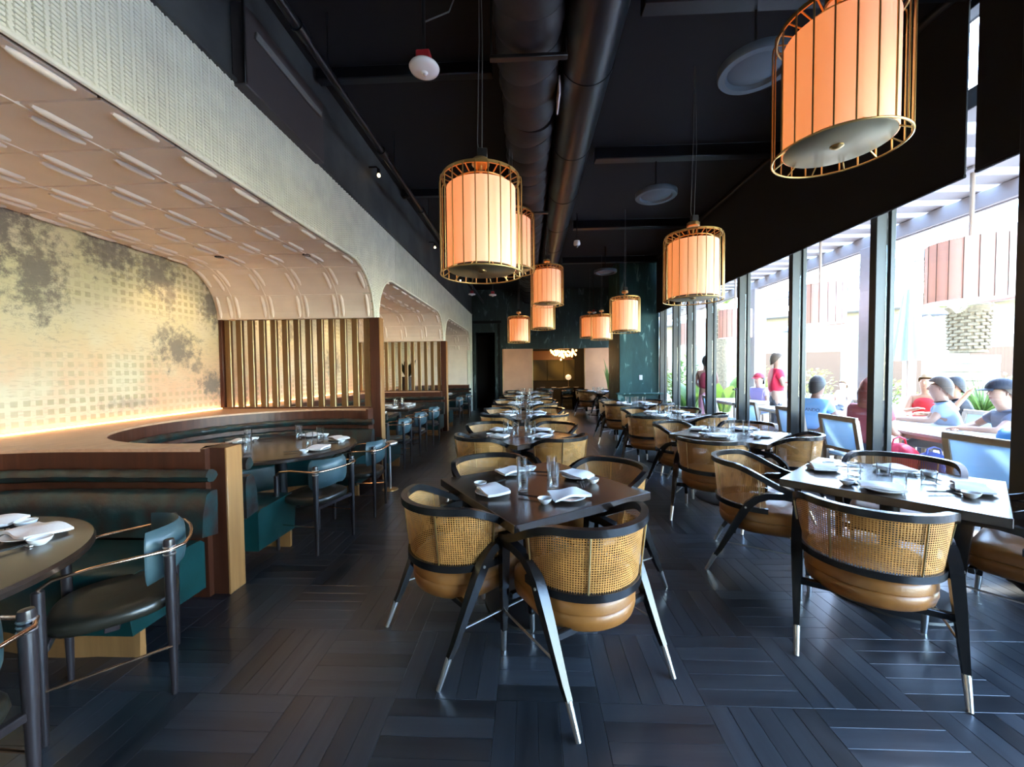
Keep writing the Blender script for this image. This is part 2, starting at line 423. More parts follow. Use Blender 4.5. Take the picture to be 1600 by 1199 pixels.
# vaulted alcove ceilings: panels with raised half-round mouldings
def vpath(a, e):
    """arc length -> (y, z, normal(y,z)) along the vault section"""
    La = R_V*PI/2; Lf = (e-a)-2*R_V
    def f(s):
        if s < La:
            t = s/R_V; return (a+R_V-R_V*math.cos(t), Z_SP+R_V*math.sin(t), math.cos(t), -math.sin(t))
        if s < La+Lf: return (a+R_V+s-La, Z_CR, 0.0, -1.0)
        t = (s-La-Lf)/R_V
        return (e-R_V+R_V*math.sin(t), Z_SP+R_V*math.cos(t), -math.sin(t), -math.cos(t))
    return f, 2*La+Lf
XJ = [-2.125, -2.58, -3.08, -3.57, -4.05, -4.31]
for vi, (a, e) in enumerate(ARCH):
    f, L = vpath(a, e); b = MB(); n = 60
    for i in range(n):
        s0, s1 = L*i/n, L*(i+1)/n; p, q = f(s0), f(s1)
        b.quad((XL-.005, p[0], p[1]), (XA, p[0], p[1]), (XA, q[0], q[1]), (XL-.005, q[0], q[1]))
    V = struct(b.obj('ceiling_alcove', M_VAULT, None, 60))
    b = MB(); b.tube([(XL+.002, f(L*i/90)[0], f(L*i/90)[1]) for i in range(91)], .017, 8); b.obj('arch_bead', M_CREAM, V)
    ph = (4.54-(a+R_V)+R_V*PI/2) % .4325
    joints = [0.0]; s = ph
    while s < L-.05:
        if s > .08: joints.append(s)
        s += .4325
    joints.append(L)
    pan = MB(); mou = MB(); solo = vi == 0
    for s0, s1 in zip(joints, joints[1:]):
        for x1, x0 in zip(XJ, XJ[1:]):
            if x1-x0 < .1 or s1-s0 < .08: continue
            m = MB() if solo else pan; g = .010; k = 4; T = .012
            def P(u, v, h):
                q = f(s0+g+(s1-s0-2*g)*v); return (x0+g+(x1-x0-2*g)*u, q[0]+q[2]*h, q[1]+q[3]*h)
            for i in range(k):
                v0, v1 = i/k, (i+1)/k
                m.quad(P(0, v0, T), P(0, v1, T), P(1, v1, T), P(1, v0, T))
                m.quad(P(0, v0, 0), P(0, v1, 0), P(0, v1, T), P(0, v0, T)); m.quad(P(1, v0, T), P(1, v1, T), P(1, v1, 0), P(1, v0, 0))
            m.quad(P(0, 0, 0), P(0, 0, T), P(1, 0, T), P(1, 0, 0)); m.quad(P(0, 1, T), P(0, 1, 0), P(1, 1, 0), P(1, 1, T))
            if solo: m.obj('panel', M_VAULT, V, 30)
            # paired bars beside the long joints, one set back from the other
            for xx, sa, sb in ((x1-.055, .10, .36), (x0+.055, .02, .30)):
                m2 = MB() if solo else mou
                if s1-s0 < .40: sa, sb = .02, s1-s0-.02
                pts = []
                for i in range(7):
                    q = f(s0+sa+(sb-sa)*i/6); h = .012
                    pts.append((xx, q[0]+q[2]*h, q[1]+q[3]*h))
                m2.tube(pts, [.012]+[.024]*5+[.012], 8)
                if solo: m2.obj('moulding', M_VAULT, V, 60)
    for x in XJ[1:5]:
        m = MB(); m.tube([(x, f(L*i/60)[0]+f(L*i/60)[2]*.008, f(L*i/60)[1]+f(L*i/60)[3]*.008) for i in range(61)], .011, 6)
        m.obj('joint_bead', M_VAULT, V, 60)
    if not solo:
        tag(pan.obj('panel_field', M_VAULT, V, 30), kind='stuff'); tag(mou.obj('moulding_field', M_VAULT, V, 60), kind='stuff')
# closing fins above the screens, seen between the arches
for y0, y1 in ((5.37, 5.50), (9.76, 9.92), ):
    b = MB(); b.box(((XL+XA)/2-.06, (y0+y1)/2, (Z_SP+Z_CR)/2+.2), (XL-XA-.16, y1-y0-.004, Z_CR-Z_SP+.4)); struct(b.obj('wall_divider', M_VAULT, None, 0))

for y0, y1 in ((14.302, 14.80), (YB, -.452)):
    b = MB(); b.box(((XL+XA)/2-.06, (y0+y1)/2, 1.6), (XL-XA-.125, y1-y0-.004, 3.2)); struct(b.obj('wall_alcove_end', M_VAULT, None, 0))
# alcove back wall with a printed landscape mural
def mural():
    m = bpy.data.materials.new('landscape_mural'); m.use_nodes = True
    nt = m.node_tree; N = nt.nodes; L = nt.links; p = N['Principled BSDF']; p.inputs['Roughness'].default_value = .7
    tc = N.new('ShaderNodeTexCoord'); sx = N.new('ShaderNodeSeparateXYZ'); L.new(tc.outputs['Object'], sx.inputs[0])
    def math_(op, a, b=None, clamp=False):
        n = N.new('ShaderNodeMath'); n.operation = op; n.use_clamp = clamp
        for i, q in enumerate((a, b)):
            if q is None: continue
            if isinstance(q, (int, float)): n.inputs[i].default_value = q
            else: L.new(q, n.inputs[i])
        return n.outputs[0]
    def ramp(src, a, b):
        n = N.new('ShaderNodeMapRange'); n.interpolation_type = 'SMOOTHSTEP'; n.inputs['From Min'].default_value = a; n.inputs['From Max'].default_value = b; L.new(src, n.inputs[0]); return n.outputs[0]
    def noise(sc, det=6, ro=.6, off=0):
        n = N.new('ShaderNodeTexNoise'); n.inputs['Scale'].default_value = sc; n.inputs['Detail'].default_value = det; n.inputs['Roughness'].default_value = ro
        v = N.new('ShaderNodeVectorMath'); v.operation = 'ADD'; v.inputs[1].default_value = (off, off*2, off*3); L.new(tc.outputs['Object'], v.inputs[0]); L.new(v.outputs[0], n.inputs['Vector']); return n.outputs['Fac']
    Y, Z = sx.outputs['Y'], sx.outputs['Z']
    def mixc(f_, a, b):
        n = N.new('ShaderNodeMix'); n.data_type = 'RGBA'; L.new(f_, n.inputs[0])
        for i, q in ((6, a), (7, b)):
            if isinstance(q, tuple): n.inputs[i].default_value = (*q, 1)
            else: L.new(q, n.inputs[i])
        return n.outputs[2]
    base = mixc(ramp(Z, 1.2, 2.4), (.62, .38, .24), (.60, .56, .34))  # print tones, with some warm light painted into the peach foot
    base = mixc(ramp(noise(1.3, 4), .4, .65), base, (.62, .55, .39))
    # woven grid of small squares
    def cell(src):
        w = math_('FRACT', math_('MULTIPLY', math_('ADD', src, math_('MULTIPLY', noise(9, 2), .012)), 1/.086))
        return math_('MULTIPLY', ramp(w, .30, .40), math_('SUBTRACT', 1.0, ramp(w, .88, .97)))
    sq = math_('MULTIPLY', cell(Y), cell(Z))
    band = math_('ADD', math_('MULTIPLY', ramp(Z, 2.12, 2.28), 1.0), math_('MULTIPLY', math_('SUBTRACT', 1, ramp(Z, 1.72, 1.78)), .75), True)
    patch = math_('MULTIPLY', ramp(noise(1.3, 5, .65, 3), .40, .62), band)
    patch = math_('MULTIPLY', patch, ramp(Y, 2.6, 3.9))
    patch = math_('ADD', patch, math_('MULTIPLY', math_('SUBTRACT', 1, ramp(Z, 1.25, 1.35)), .6), True)
    base = mixc(math_('MULTIPLY', math_('MULTIPLY', sq, patch), .72), base, (.34, .29, .16))
    # fine engraved strokes
    nv = N.new('ShaderNodeTexNoise'); nv.inputs['Scale'].default_value = 1.0; nv.inputs['Detail'].default_value = 5
    mp = N.new('ShaderNodeMapping'); mp.inputs['Scale'].default_value = (1, 14, 60); L.new(tc.outputs['Object'], mp.inputs[0]); L.new(mp.outputs[0], nv.inputs['Vector'])
    base = mixc(math_('MULTIPLY', ramp(nv.outputs['Fac'], .52, .66), .35), base, (.42, .33, .24))
    # tree masses
    tree = None; nf = noise(9, 12, .80, 1)
    for (ty, tz, ry, rz_, st) in TREES:
        dy = math_('DIVIDE', math_('SUBTRACT', Y, ty), ry); dz = math_('DIVIDE', math_('SUBTRACT', Z, tz), rz_)
        d = math_('SQRT', math_('ADD', math_('MULTIPLY', dy, dy), math_('MULTIPLY', dz, dz)))
        v = math_('SUBTRACT', math_('ADD', math_('MULTIPLY', math_('SUBTRACT', nf, .5), 4.6), 1.0), d)
        v = math_('MULTIPLY', ramp(v, -.15, .75), st)
        tree = v if tree is None else math_('MAXIMUM', tree, v)
    base = mixc(tree, base, (.15, .135, .12))
    L.new(base, p.inputs['Base Color']); return m
TREES = [(2.90, 2.70, .55, .60, .92), (3.36, 2.42, .24, .55, .85), (2.2, 2.2, .5, .7, .7), (1.2, 2.5, .6, .5, .7), (3.97, 2.76, .34, .26, .85), (4.50, 2.70, .30, .36, .82), (4.65, 2.45, .10, .22, .65),
         (4.72, 1.82, .34, .28, .85), (4.55, 2.0, .10, .10, .7), (5.0, 1.58, .13, .09, .7), (5.25, 1.36, .24, .20, .85), (5.28, 2.45, .22, .36, .85), (4.1, 1.18, .35, .08, .45),
         (6.9, 2.3, .4, .4, .7), (8.6, 1.7, .4, .4, .7), (11.5, 2.3, .6, .4, .7)]
M_MURAL = mural()
b = MB(); b.box((XA-.06, (YB+YE)/2, 1.75), (.12, YE-YB, 3.5)); struct(b.obj('wall_alcove', M_MURAL))

# ---- right: tall glazing in slim dark frames
MULL = [10.81, 9.86, 8.99, 8.03, 6.85, 5.53, 4.26]        # far edges of the uprights
edges = [10.86] + [m-.08 for m in MULL] + [2.92]
tops = 4.42
def glaze(n, y0, y1):
    """one bay between y0 (near) and y1 (far): upright on its far side, sill, head, pane"""
    W_ = bpy.data.objects.new('window_%d' % n, None); COL.objects.link(W_); W_.location = (XR, (y0+y1)/2, 0); struct(W_)
    yc = (y0+y1)/2
    b = MB(); b.box((.08, y1-yc-.04, tops/2), (.16, .08, tops), .006); b.obj('mullion', M_MULLION, W_)
    b = MB(); b.box((.145, y1-yc-.092, tops/2), (.05, .026, tops), .004); b.obj('glazing_bead', M_MULLION, W_)
    b = MB(); b.box((.08, -.04, .05), (.12, y1-y0-.08, .10), .006); b.obj('sill_rail', M_MULLION, W_)
    b = MB(); b.box((.08, -.04, tops-.05), (.12, y1-y0-.08, .10), .006); b.obj('head_rail', M_MULLION, W_)
    b = MB(); b.box((.10, -.04, tops/2), (.012, y1-y0-.09, tops-.2)); b.obj('pane', M_PANE, W_, 0)
    return W_
prev = 2.92
WINDOWS = []
k = 1
for m in [4.26, 5.53, 6.85, 8.03, 8.99, 9.86, 10.81]:
    w = glaze(k, prev, m); WINDOWS.append(w); prev = m; k += 1
for y0, y1 in ((-2.5, -1.1), (-1.1, .3), (.3, 1.7), (1.7, 2.30)):
    WINDOWS.append(glaze(k, y0, y1)); k += 1
for y0, y1 in ((12.42, 13.6), (13.6, 14.78)):
    tops = 3.0; WINDOWS.append(glaze(k, y0, y1)); k += 1; tops = 4.42
# a door leaf in the fourth bay: stile and lever handle
b = MB(); b.box((XR-.03, 6.79, 1.0), (.03, .03, .34), .006); b.box((XR-.055, 6.79, 1.14), (.06, .03, .03), .004); b.box((XR-.055, 6.79, .90), (.06, .03, .03), .004)
tag(b.obj('door_pull', M_BLKMETAL), 'black upright door pull on the window frame behind the second window table', 'handle')
# column at the right edge and dark spandrel
b = MB(); b.box((XR+.02, 2.61, ZC/2), (.34, .58, ZC), .008); struct(b.obj('column', M_BLKMETAL))
# opaque roller blinds drawn over the upper glass, a slit of daylight between two of them
for (y0, y1, lab) in ((3.318, 10.85, 'long black roller blind drawn over the upper window glass'), (-2.5, 3.245, 'black roller blind at the upper right corner beside the slit of daylight')):
    T = thing('roller_blind', lab, 'blind', (XR-.06, (y0+y1)/2, 2.98))
    b = MB(); b.box((0, 0, .76), (.012, y1-y0, 1.50)); b.obj('cloth', M_SHADECLOTH, T)
    b = MB(); b.box((0, 0, .012), (.03, y1-y0, .03), .006); b.obj('bottom_bar', M_SHADECLOTH, T)
    b = MB(); b.tube([(0, -(y1-y0)/2, 1.47), (0, (y1-y0)/2, 1.47)], .045, 12); b.obj('roller', M_BLKMETAL, T)
b = MB(); b.box((XR+.10, (YB+10.9)/2, 4.46), (.30, 10.9-YB, .1)); struct(b.obj('trim_1', M_BLKMETAL))

# ---- marbled green plaster pier and rear wall
def plaster(name, c1, c2, c3):
    m = bpy.data.materials.new(name); m.use_nodes = True
    nt = m.node_tree; N = nt.nodes; L = nt.links; p = N['Principled BSDF']; p.inputs['Roughness'].default_value = .62
    tc = N.new('ShaderNodeTexCoord'); mp = N.new('ShaderNodeMapping'); mp.inputs['Scale'].default_value = (6.0, 6.0, 1.8); L.new(tc.outputs['Object'], mp.inputs[0])
    n1 = N.new('ShaderNodeTexNoise'); n1.inputs['Scale'].default_value = 1.2; n1.inputs['Detail'].default_value = 8; n1.inputs['Distortion'].default_value = .8; L.new(mp.outputs[0], n1.inputs['Vector'])
    r1 = N.new('ShaderNodeValToRGB'); e = r1.color_ramp.elements; e[0].color = (*c1, 1); e[0].position = .35; e[1].color = (*c2, 1); e[1].position = .60
    x = e.new(.68); x.color = (*c3, 1); L.new(n1.outputs['Fac'], r1.inputs[0]); L.new(r1.outputs[0], p.inputs['Base Color']); return m
M_GREEN = plaster('green_marbled_plaster', (.006, .050, .048), (.010, .070, .064), (.16, .30, .27))
M_REAR = plaster('dark_green_marbled_plaster', (.010, .024, .024), (.014, .036, .035), (.10, .14, .14))
b = MB(); b.box((2.99, 11.6, ZC/2), (1.06, 1.45, ZC), .01); PIER = struct(b.obj('wall_pier', M_GREEN))
b = MB(); b.box((2.96, 10.84, .41), (1.16, .10, .82), .008); b.box((2.96, 10.80, .84), (1.24, .20, .04), .006); b.obj('dado', M_GREEN, PIER)
b = MB(); b.box((0, 0, 0), (.085, .012, .13), .004); sw = b.obj('light_switch', mat('white_switch_plastic', (.75, .78, .80), .4), None, loc=(3.03, 10.869, 1.27))
b = MB(); b.box((0, -.010, 0), (.03, .012, .06), .003); b.obj('rocker', M_WHITE, sw)
tag(sw, 'white light switch plate on the green marbled pier', 'switch')
b = MB(); b.box((3.58, 13.6, 3.75), (.16, 2.4, 1.5)); b.box((3.58, 12.35, 2.2), (.16, .12, 4.4)); struct(b.obj('wall_right', M_REAR))
b = MB()
def rw(x0, x1, z0, z1): b.box(((x0+x1)/2, YE+.08, (z0+z1)/2), (x1-x0, .16, z1-z0))
rw(-2.2, -1.98, 0, ZC); rw(-1.98, -1.25, 2.92, ZC); rw(-1.25, .10, 0, ZC); rw(.10, 2.10, 2.28, ZC); rw(2.10, 3.62, 0, ZC)
struct(b.obj('wall_rear', M_REAR))
b = MB(); b.box((-1.6, 16.0, 1.6), (1.2, .1, 3.3)); struct(b.obj('wall_corridor', M_CEIL))
b = MB(); b.box((-2.1, 15.4, 1.6), (.1, 1.2, 3.3)); b.box((-1.1, 15.4, 1.6), (.1, 1.2, 3.3)); b.box((-1.6, 15.4, 3.3), (1.2, 1.3, .1)); struct(b.obj('wall_corridor_side', M_CEIL))
for x0, x1, lab in ((-.97, .16, 'tall peach sliding panel left of the opening in the rear wall'), (2.05, 3.02, 'tall peach sliding panel right of the opening in the rear wall')):
    T = thing('sliding_panel', lab, 'panel', ((x0+x1)/2, YE-.05, 0), 0)
    b = MB(); b.box((0, 0, 1.15), (x1-x0, .05, 2.28), .006); b.obj('leaf', M_PEACH, T)
    b = MB()
    for s_ in (-1, 1): b.box((s_*((x1-x0)/2-.012), -.028, 1.15), (.02, .01, 2.28), .003)
    b.obj('edge_trim', M_BRASS, T)
# ---- small private room seen through the opening
M_PRIV = mat('dark_room_wall', (.03, .028, .022), .7)
b = MB(); b.box((1.1, 18.35, 1.4), (4.2, .1, 2.9)); struct(b.obj('wall_private_room', M_PRIV))
b = MB(); b.box((-.95, 16.7, 1.4), (.1, 3.4, 2.9)); b.box((3.15, 16.7, 1.4), (.1, 3.4, 2.9)); struct(b.obj('wall_private_side', M_PRIV))
b = MB(); b.box((1.1, 16.7, 2.86), (4.2, 3.6, .08)); struct(b.obj('ceiling_private_room', M_CEIL))
def painting():
    m = bpy.data.materials.new('olive_abstract_painting'); m.use_nodes = True
    N = m.node_tree.nodes; L = m.node_tree.links; p = N['Principled BSDF']; p.inputs['Roughness'].default_value = .6
    tc = N.new('ShaderNodeTexCoord'); v = N.new('ShaderNodeTexVoronoi'); v.inputs['Scale'].default_value = 1.6; v.feature = 'SMOOTH_F1'; L.new(tc.outputs['Object'], v.inputs['Vector'])
    r = N.new('ShaderNodeValToRGB'); e = r.color_ramp.elements; e[0].color = (.22, .19, .06, 1); e[1].color = (.03, .03, .015, 1); e[0].position = .2; e[1].position = .62
    L.new(v.outputs['Distance'], r.inputs[0]); L.new(r.outputs[0], p.inputs['Base Color']); return m
T = thing('wall_painting', 'olive abstract painting of large rounded shapes in the private room', 'painting', (1.10, 18.27, 1.0))
for k, (x0, x1) in enumerate(((-.98, -.26), (-.24, .50), (.52, 1.0))):
    b = MB(); b.box(((x0+x1)/2, 0, .5), (x1-x0, .04, .98), .006); b.obj('canvas', painting() if k == 0 else bpy.data.materials['olive_abstract_painting'], T)
b = MB(); b.box((1.05, 18.27, 2.16), (1.95, .05, .42), .006); tag(b.obj('valance_board', mat('amber_lacquer', (.30, .13, .04), .35), None), 'amber lacquered board behind the chandelier in the private room', 'board')

# ---- wall behind the camera
b = MB(); b.box(((XA+XR)/2, YB-.08, ZC/2), (XR-XA+.4, .16, ZC)); struct(b.obj('wall_front', M_DARKWALL))
b = MB(); b.box((XL+.05, (YB+YE)/2, 0), (.02, .02, .02)); bpy.data.meshes.remove(b.mesh('x', M_CEIL))

# ---- posts, slat screens and ledge caps of the booths
def post(x, y0, y1, z1, lab):
    T = thing('booth_post', lab, 'post', (x, (y0+y1)/2, 0))
    b = MB(); b.box((0, 0, z1/2), (.13, y1-y0, z1), .004); b.obj('core', M_WALNUT, T)
    b = MB(); b.box((.070, 0, z1/2), (.014, y1-y0+.004, z1), .003); b.obj('face', M_HONEY, T)
    return T
post(XL-.005, 2.56, 2.70, 1.0, 'short honey oak post ending the divider between the two near booths')
post(XL-.005, 5.37, 5.50, Z_SP, 'tall honey oak post at the end of the first slat screen')
post(XL-.005, 9.76, 9.92, Z_SP, 'tall honey oak post at the end of the second slat screen')
def screen(y, x0, x1, z0, z1, lab, pitch=.165):
    T = thing('slat_screen', lab, 'screen', ((x0+x1)/2, y, z0))
    n = int((x1-x0-.12)/pitch); h = z1-z0
    sl = MB(); sl.box((0, 0, h/2), (.074, .065, h-.01), .003); me = sl.mesh('slat', M_SLAT, 0)
    ed = MB(); ed.box((0, 0, h/2), (.008, .010, h-.012), .002); em = ed.mesh('slat_edge', M_SLATEDGE, 0)  # pale strip painted for the slat's bright side and the light in the gaps
    for i in range(n+1):
        xx = -(x1-x0)/2+.10+i*pitch
        o = put('slat', me, T, (xx, 0, 0)); put('edge_strip', em, o, (.040, -.024, 0))
    b = MB(); b.box((-(x1-x0)/2+.025, 0, h/2), (.05, .12, h), .004); b.obj('end_stile', M_WALNUT, T)
    b = MB(); b.box((0, 0, .008), (x1-x0, .12, .016), .002); b.obj('bottom_rail', M_WALNUT, T)
    return T
screen(5.435, XA+.005, XL-.075, LEDGE+.002, Z_SP, 'bronze slat screen above the rear of the second booth')
screen(9.84, XA+.005, XL-.075, LEDGE+.002, Z_SP, 'distant slat screen closing the second alcove')

# ================================================================= BOOTHS
for y0, y1 in ((5.37, 5.50), (9.76, 9.92)):
    b = MB(); b.box(((XL+XA)/2-.05, (y0+y1)/2, LEDGE/2), (XL-XA-.12, y1-y0-.003, LEDGE)); struct(b.obj('wall_screen_base', M_WALNUT))
def booth(cx, cy, ax, ay, ex, ya, yb, label, roll_r=.042, seat_d=.50):
    T = thing('banquette_booth', label, 'booth', (cx, cy, 0))
    xo0, xo1, yo0, yo1 = XA+.002-cx, XL-.075-cx, ya-cy, yb-cy
    def rad(t):
        c_, s_ = abs(math.cos(t)), abs(math.sin(t)); return 1/((c_/ax)**ex+(s_/ay)**ex)**(1/ex)
    # find end angles where the recess meets the aisle line
    def xat(t): return rad(t)*math.cos(t)
    lo, hi = 0.02, PI/2
    for _ in range(50):
        mid = (lo+hi)/2
        if xat(mid) > xo1: lo = mid
        else: hi = mid
    t0 = hi; NS = 72
    ts = [t0+(2*PI-2*t0)*i/NS for i in range(NS+1)]
    def pt(t, inset=0.0): r = rad(t)-inset; return Vector((r*math.cos(t), r*math.sin(t), 0))
    def outer(t):
        d = Vector((math.cos(t), math.sin(t), 0)); k = 1e9
        if d.x < -1e-6: k = min(k, xo0/d.x)
        if d.x > 1e-6: k = min(k, xo1/d.x)
        if d.y > 1e-6: k = min(k, yo1/d.y)
        if d.y < -1e-6: k = min(k, yo0/d.y)
        return d*k
    top = MB(); wallm = MB()
    for a, b_ in zip(ts, ts[1:]):
        p, q, P, Q = pt(a), pt(b_), outer(a), outer(b_)
        U = lambda v, z: (v.x, v.y, z)
        top.quad(U(p, LEDGE), U(P, LEDGE), U(Q, LEDGE), U(q, LEDGE)) 
        # corner fill of the outline
        for cxn, cyn in ((xo0, yo0), (xo0, yo1)):
            if (abs(P.x-cxn) < 1e-4) != (abs(Q.x-cxn) < 1e-4) and P.y*cyn > 0 and Q.y*cyn > 0 and P.x < 0:
                top.poly([U(P, LEDGE), (cxn, cyn, LEDGE), U(Q, LEDGE)])
        top.quad(U(p, LEDGE-.02), U(p, LEDGE), U(q, LEDGE), U(q, LEDGE-.02))
        wallm.quad(U(p, 0), U(p, LEDGE-.02), U(q, LEDGE-.02), U(q, 0))
    # end cheeks on the aisle
    for t, yo in ((ts[0], yo1), (ts[-1], yo0)):
        p = pt(t)
        if abs(p.y-yo) > .01:
            wallm.box(((xo1+p.x)/2+.015, (p.y+yo)/2, LEDGE/2), (.03, abs(p.y-yo), LEDGE-.002))
            top.poly([(p.x, p.y, LEDGE), (xo1+.03, p.y, LEDGE), (xo1+.03, yo, LEDGE), (p.x, yo, LEDGE)])
    top.obj('ledge_top', M_LEDGE, T, 30); wallm.obj('inner_wall', M_WALNUT, T, 50)
    ext = [(ts[0], True)]+[(t, False) for t in ts]+[(ts[-1], True)]
    rnd = random.Random(int(cy*100))
    def ribbon(zs, ins, m, name, mt, seg=1):
        """profile swept along the recess: list of (inset, z)"""
        n = len(ins); base = []
        for i, (t, ex_) in enumerate(ext):
            for j in range(n):
                w = .0
                if mt is M_TUFT: w = .008*math.sin(i*2.1+j)+rnd.uniform(-.004, .004)
                v = pt(t, ins[j]+w); base.append((v.x if not ex_ else xo1+.115-.006*(j == 0), v.y, zs[j]+(w*.6 if mt is M_TUFT else 0)))
        fs = []
        for i in range(len(ext)-1):
            for j in range(n-1): fs.append((i*n+j, i*n+j+1, (i+1)*n+j+1, (i+1)*n+j))
        fs.append(tuple(range(n))); fs.append(tuple((len(ext)-1)*n+j for j in range(n))[::-1])
        m.add(base, fs); return m.obj(name, mt, T, 60)
    k = 10; R_ = roll_r
    ribbon([.835+R_*math.sin(2*PI*j/k) for j in range(k+1)], [.010+R_+R_*math.cos(2*PI*j/k) for j in range(k+1)], MB(), 'bolster_roll', M_TUFT)
    ribbon([.44, .46, .60, .72, .745, .74, .70, .44], [.012, .14, .125, .095, .065, .02, .012, .012], MB(), 'back_cushion', M_TUFT)
    ribbon([.14, .14, .40, .445, .462, .455, .43, .14], [.14, .14+seat_d-.03, .14+seat_d, .14+seat_d-.02, .14+seat_d-.07, .16, .13, .13], MB(), 'seat_cushion', M_TEAL)
    ribbon([0, .14, .14, 0], [.14+seat_d-.07, .14+seat_d-.07, .14+seat_d-.10, .14+seat_d-.10], MB(), 'plinth', M_HONEY)
    return T
booth(-2.50, 1.10, 1.37, 1.42, 5, -.44, 2.629, 'rounded teal leather booth at the lower left edge of the photo')
booth(-2.55, 3.98, 1.27, 1.27, 2, 2.631, 5.368, 'horseshoe teal leather booth below the first slat screen')
booth(-2.60, 7.63, 1.25, 2.00, 9, 5.505, 9.757, 'straight teal banquette in the second alcove behind the slat screen')
booth(-2.60, 12.1, 1.25, 2.05, 9, 9.925, 14.29, 'far teal banquette in the third alcove')
# light strip along the foot of the mural
M_LED = mat('warm_led_strip', (1, .8, .5), .5, emit=(1.0, .42, .13), estr=7.0)
for y0, y1, lab in ((-.4, 5.36, 'thin warm light strip along the foot of the mural'), (5.55, 9.72, 'light strip behind the banquette of the second alcove')):
    b = MB(); b.box((XA+.024, (y0+y1)/2, LEDGE+.008), (.026, y1-y0, .012)); tag(b.obj('light_strip', M_LED), lab, 'light')

# ================================================================= CANE ARMCHAIR (front is +Y)
def make_cane_chair():
    T = thing('cane_armchair', 'x', 'chair', (0, 0, 0))
    # plan of the wrap-around back: half circle then straight arms
    def plan(u, r, fwd):
        """u in [-1,1]: -1 left front .. 0 rear .. 1 right front"""
        A = r*PI/2; Lt = A+fwd; s = abs(u)*Lt; sg = 1 if u >= 0 else -1
        if s < A: a = s/r; return Vector((sg*r*math.sin(a), -.02-r*math.cos(a)+.0, 0))
        return Vector((sg*(r+.0), -.02+(s-A), 0))
    def rail_z(u):
        a = abs(u)
        if a < .42: return .80
        t = min(1, (a-.42)/.58); t = t*t*(3-2*t); return .80-.155*t
    U = [i/24 for i in range(-24, 25)]
    pts = []
    for u in U:
        p = plan(u, .315, .25); pts.append((p.x, p.y, rail_z(u)))
    b = MB(); b.bar(pts, .034, .036); b.obj('top_rail', M_BLACKWOOD, T, 50)
    # lower rail
    V = [i/20*.72 for i in range(-20, 21)]
    b = MB(); b.bar([(plan(u, .285, .25).x, plan(u, .285, .25).y, .50) for u in V], .030, .036); b.obj('lower_rail', M_BLACKWOOD, T, 50)
    # cane webbing: open cells, bent between the rails
    b = MB(); nu, nv = 84, 24; U1 = .70
    def cp(i, j):
        u = -U1+2*U1*i/nu; z0 = .515; z1 = rail_z(u*.985)-.014; f = j/nv; z = z0+(z1-z0)*f; r = .285+.030*f
        p = plan(u, r, .25); return (p.x, p.y, z)
    h = .30
    for i in range(nu):
        for j in range(nv):
            base = len(b.v)
            o = [cp(i, j), cp(i+1, j), cp(i+1, j+1), cp(i, j+1)]
            c_ = [sum(q[k] for q in o)/4 for k in range(3)]
            inn = [tuple(c_[k]+(q[k]-c_[k])*.56 for k in range(3)) for q in o]
            b.v += o+inn
            for k in range(4):
                k2 = (k+1) % 4; b.f.append((base+k, base+k2, base+4+k2, base+4+k)); b.m.append(0)
    b.obj('cane_back', M_CANE, T, 0)
    for u in (-.66, -.25, .25, .66):
        zz = rail_z(u)-.018; q0 = plan(u, .285+.008, .25); q1 = plan(u, .285+.030+.008, .25)
        b = MB(); b.tube([(q0.x, q0.y, .512), (q1.x, q1.y, zz)], .0045, 6); b.obj('brass_strip', M_BRASS, T)
    # drum seat
    def outline(g, front):
        L_ = []
        for i in range(25):
            a = PI + PI*i/24
            L_.append(((.272-g)*math.cos(a), -.02+(.272-g)*math.sin(a)))
        L_ += [(.262-g, .10), (.255-g, front-.05-g), (.225-g, front-g), (-.225+g, front-g), (-.255+g, front-.05-g), (-.262+g, .10)]
        return L_
    b = MB(); prof = [(.035, .315), (.010, .335), (0.0, .37), (.002, .40), (.010, .405), (.0, .41), (.002, .445), (.015, .468), (.05, .482)]
    rings = [[(p[0], p[1], z) for p in outline(g, .25)] for g, z in prof]; n = len(rings[0])
    vs = [p for r_ in rings for p in r_]; fs = []
    for i in range(len(rings)-1):
        for k in range(n): fs.append((i*n+k, i*n+(k+1) % n, (i+1)*n+(k+1) % n, (i+1)*n+k))
    fs.append(tuple(range(n))[::-1]); fs.append(tuple((len(rings)-1)*n+k for k in range(n)))
    b.add(vs, fs); b.obj('seat', M_TAN, T, 55)
    for s in (-1, 1):
        # front leg
        f0, f1 = Vector((s*.300, .225, .645)), Vector((s*.285, .262, .115)); f2 = Vector((s*.282, .270, 0))
        b = MB(); b.tube([f0, (f0+f1)/2, f1], [.034, .028, .019], n=4, up=(0, 1, 0), rot=PI/4); b.obj('front_leg', M_BLACKWOOD, T, 30)
        b = MB(); b.tube([f1, f2], [.0165, .013], n=8); b.obj('ferrule', M_STEEL, T, 50)
        # rear leg that bends forward into the arm
        path = [(s*.303, .235, .615), (s*.306, .12, .625), (s*.308, .03, .615), (s*.309, -.035, .585), (s*.310, -.085, .535), (s*.310, -.115, .480),
                (s*.309, -.160, .39), (s*.307, -.260, .18), (s*.306, -.292, .125)]
        b = MB(); b.tube(path, [.030, .030, .031, .033, .035, .035, .032, .022, .018], n=4, up=(s, 0, 0), rot=PI/4); b.obj('rear_leg', M_BLACKWOOD, T, 35)
        b = MB(); b.tube([(s*.306, -.290, .13), (s*.305, -.350, 0)], [.0165, .012], n=8); b.obj('ferrule', M_STEEL, T, 50)
        b = MB(); b.tube([(s*.302, -.235, .235), (s*.287, .255, .225)], .006, 6); b.obj('side_stretcher', M_STEEL, T)
        b = MB(); b.tube([(s*.318, -.10, .52), (s*.340, -.10, .52)], .007, 8); b.obj('bolt', M_STEEL, T)
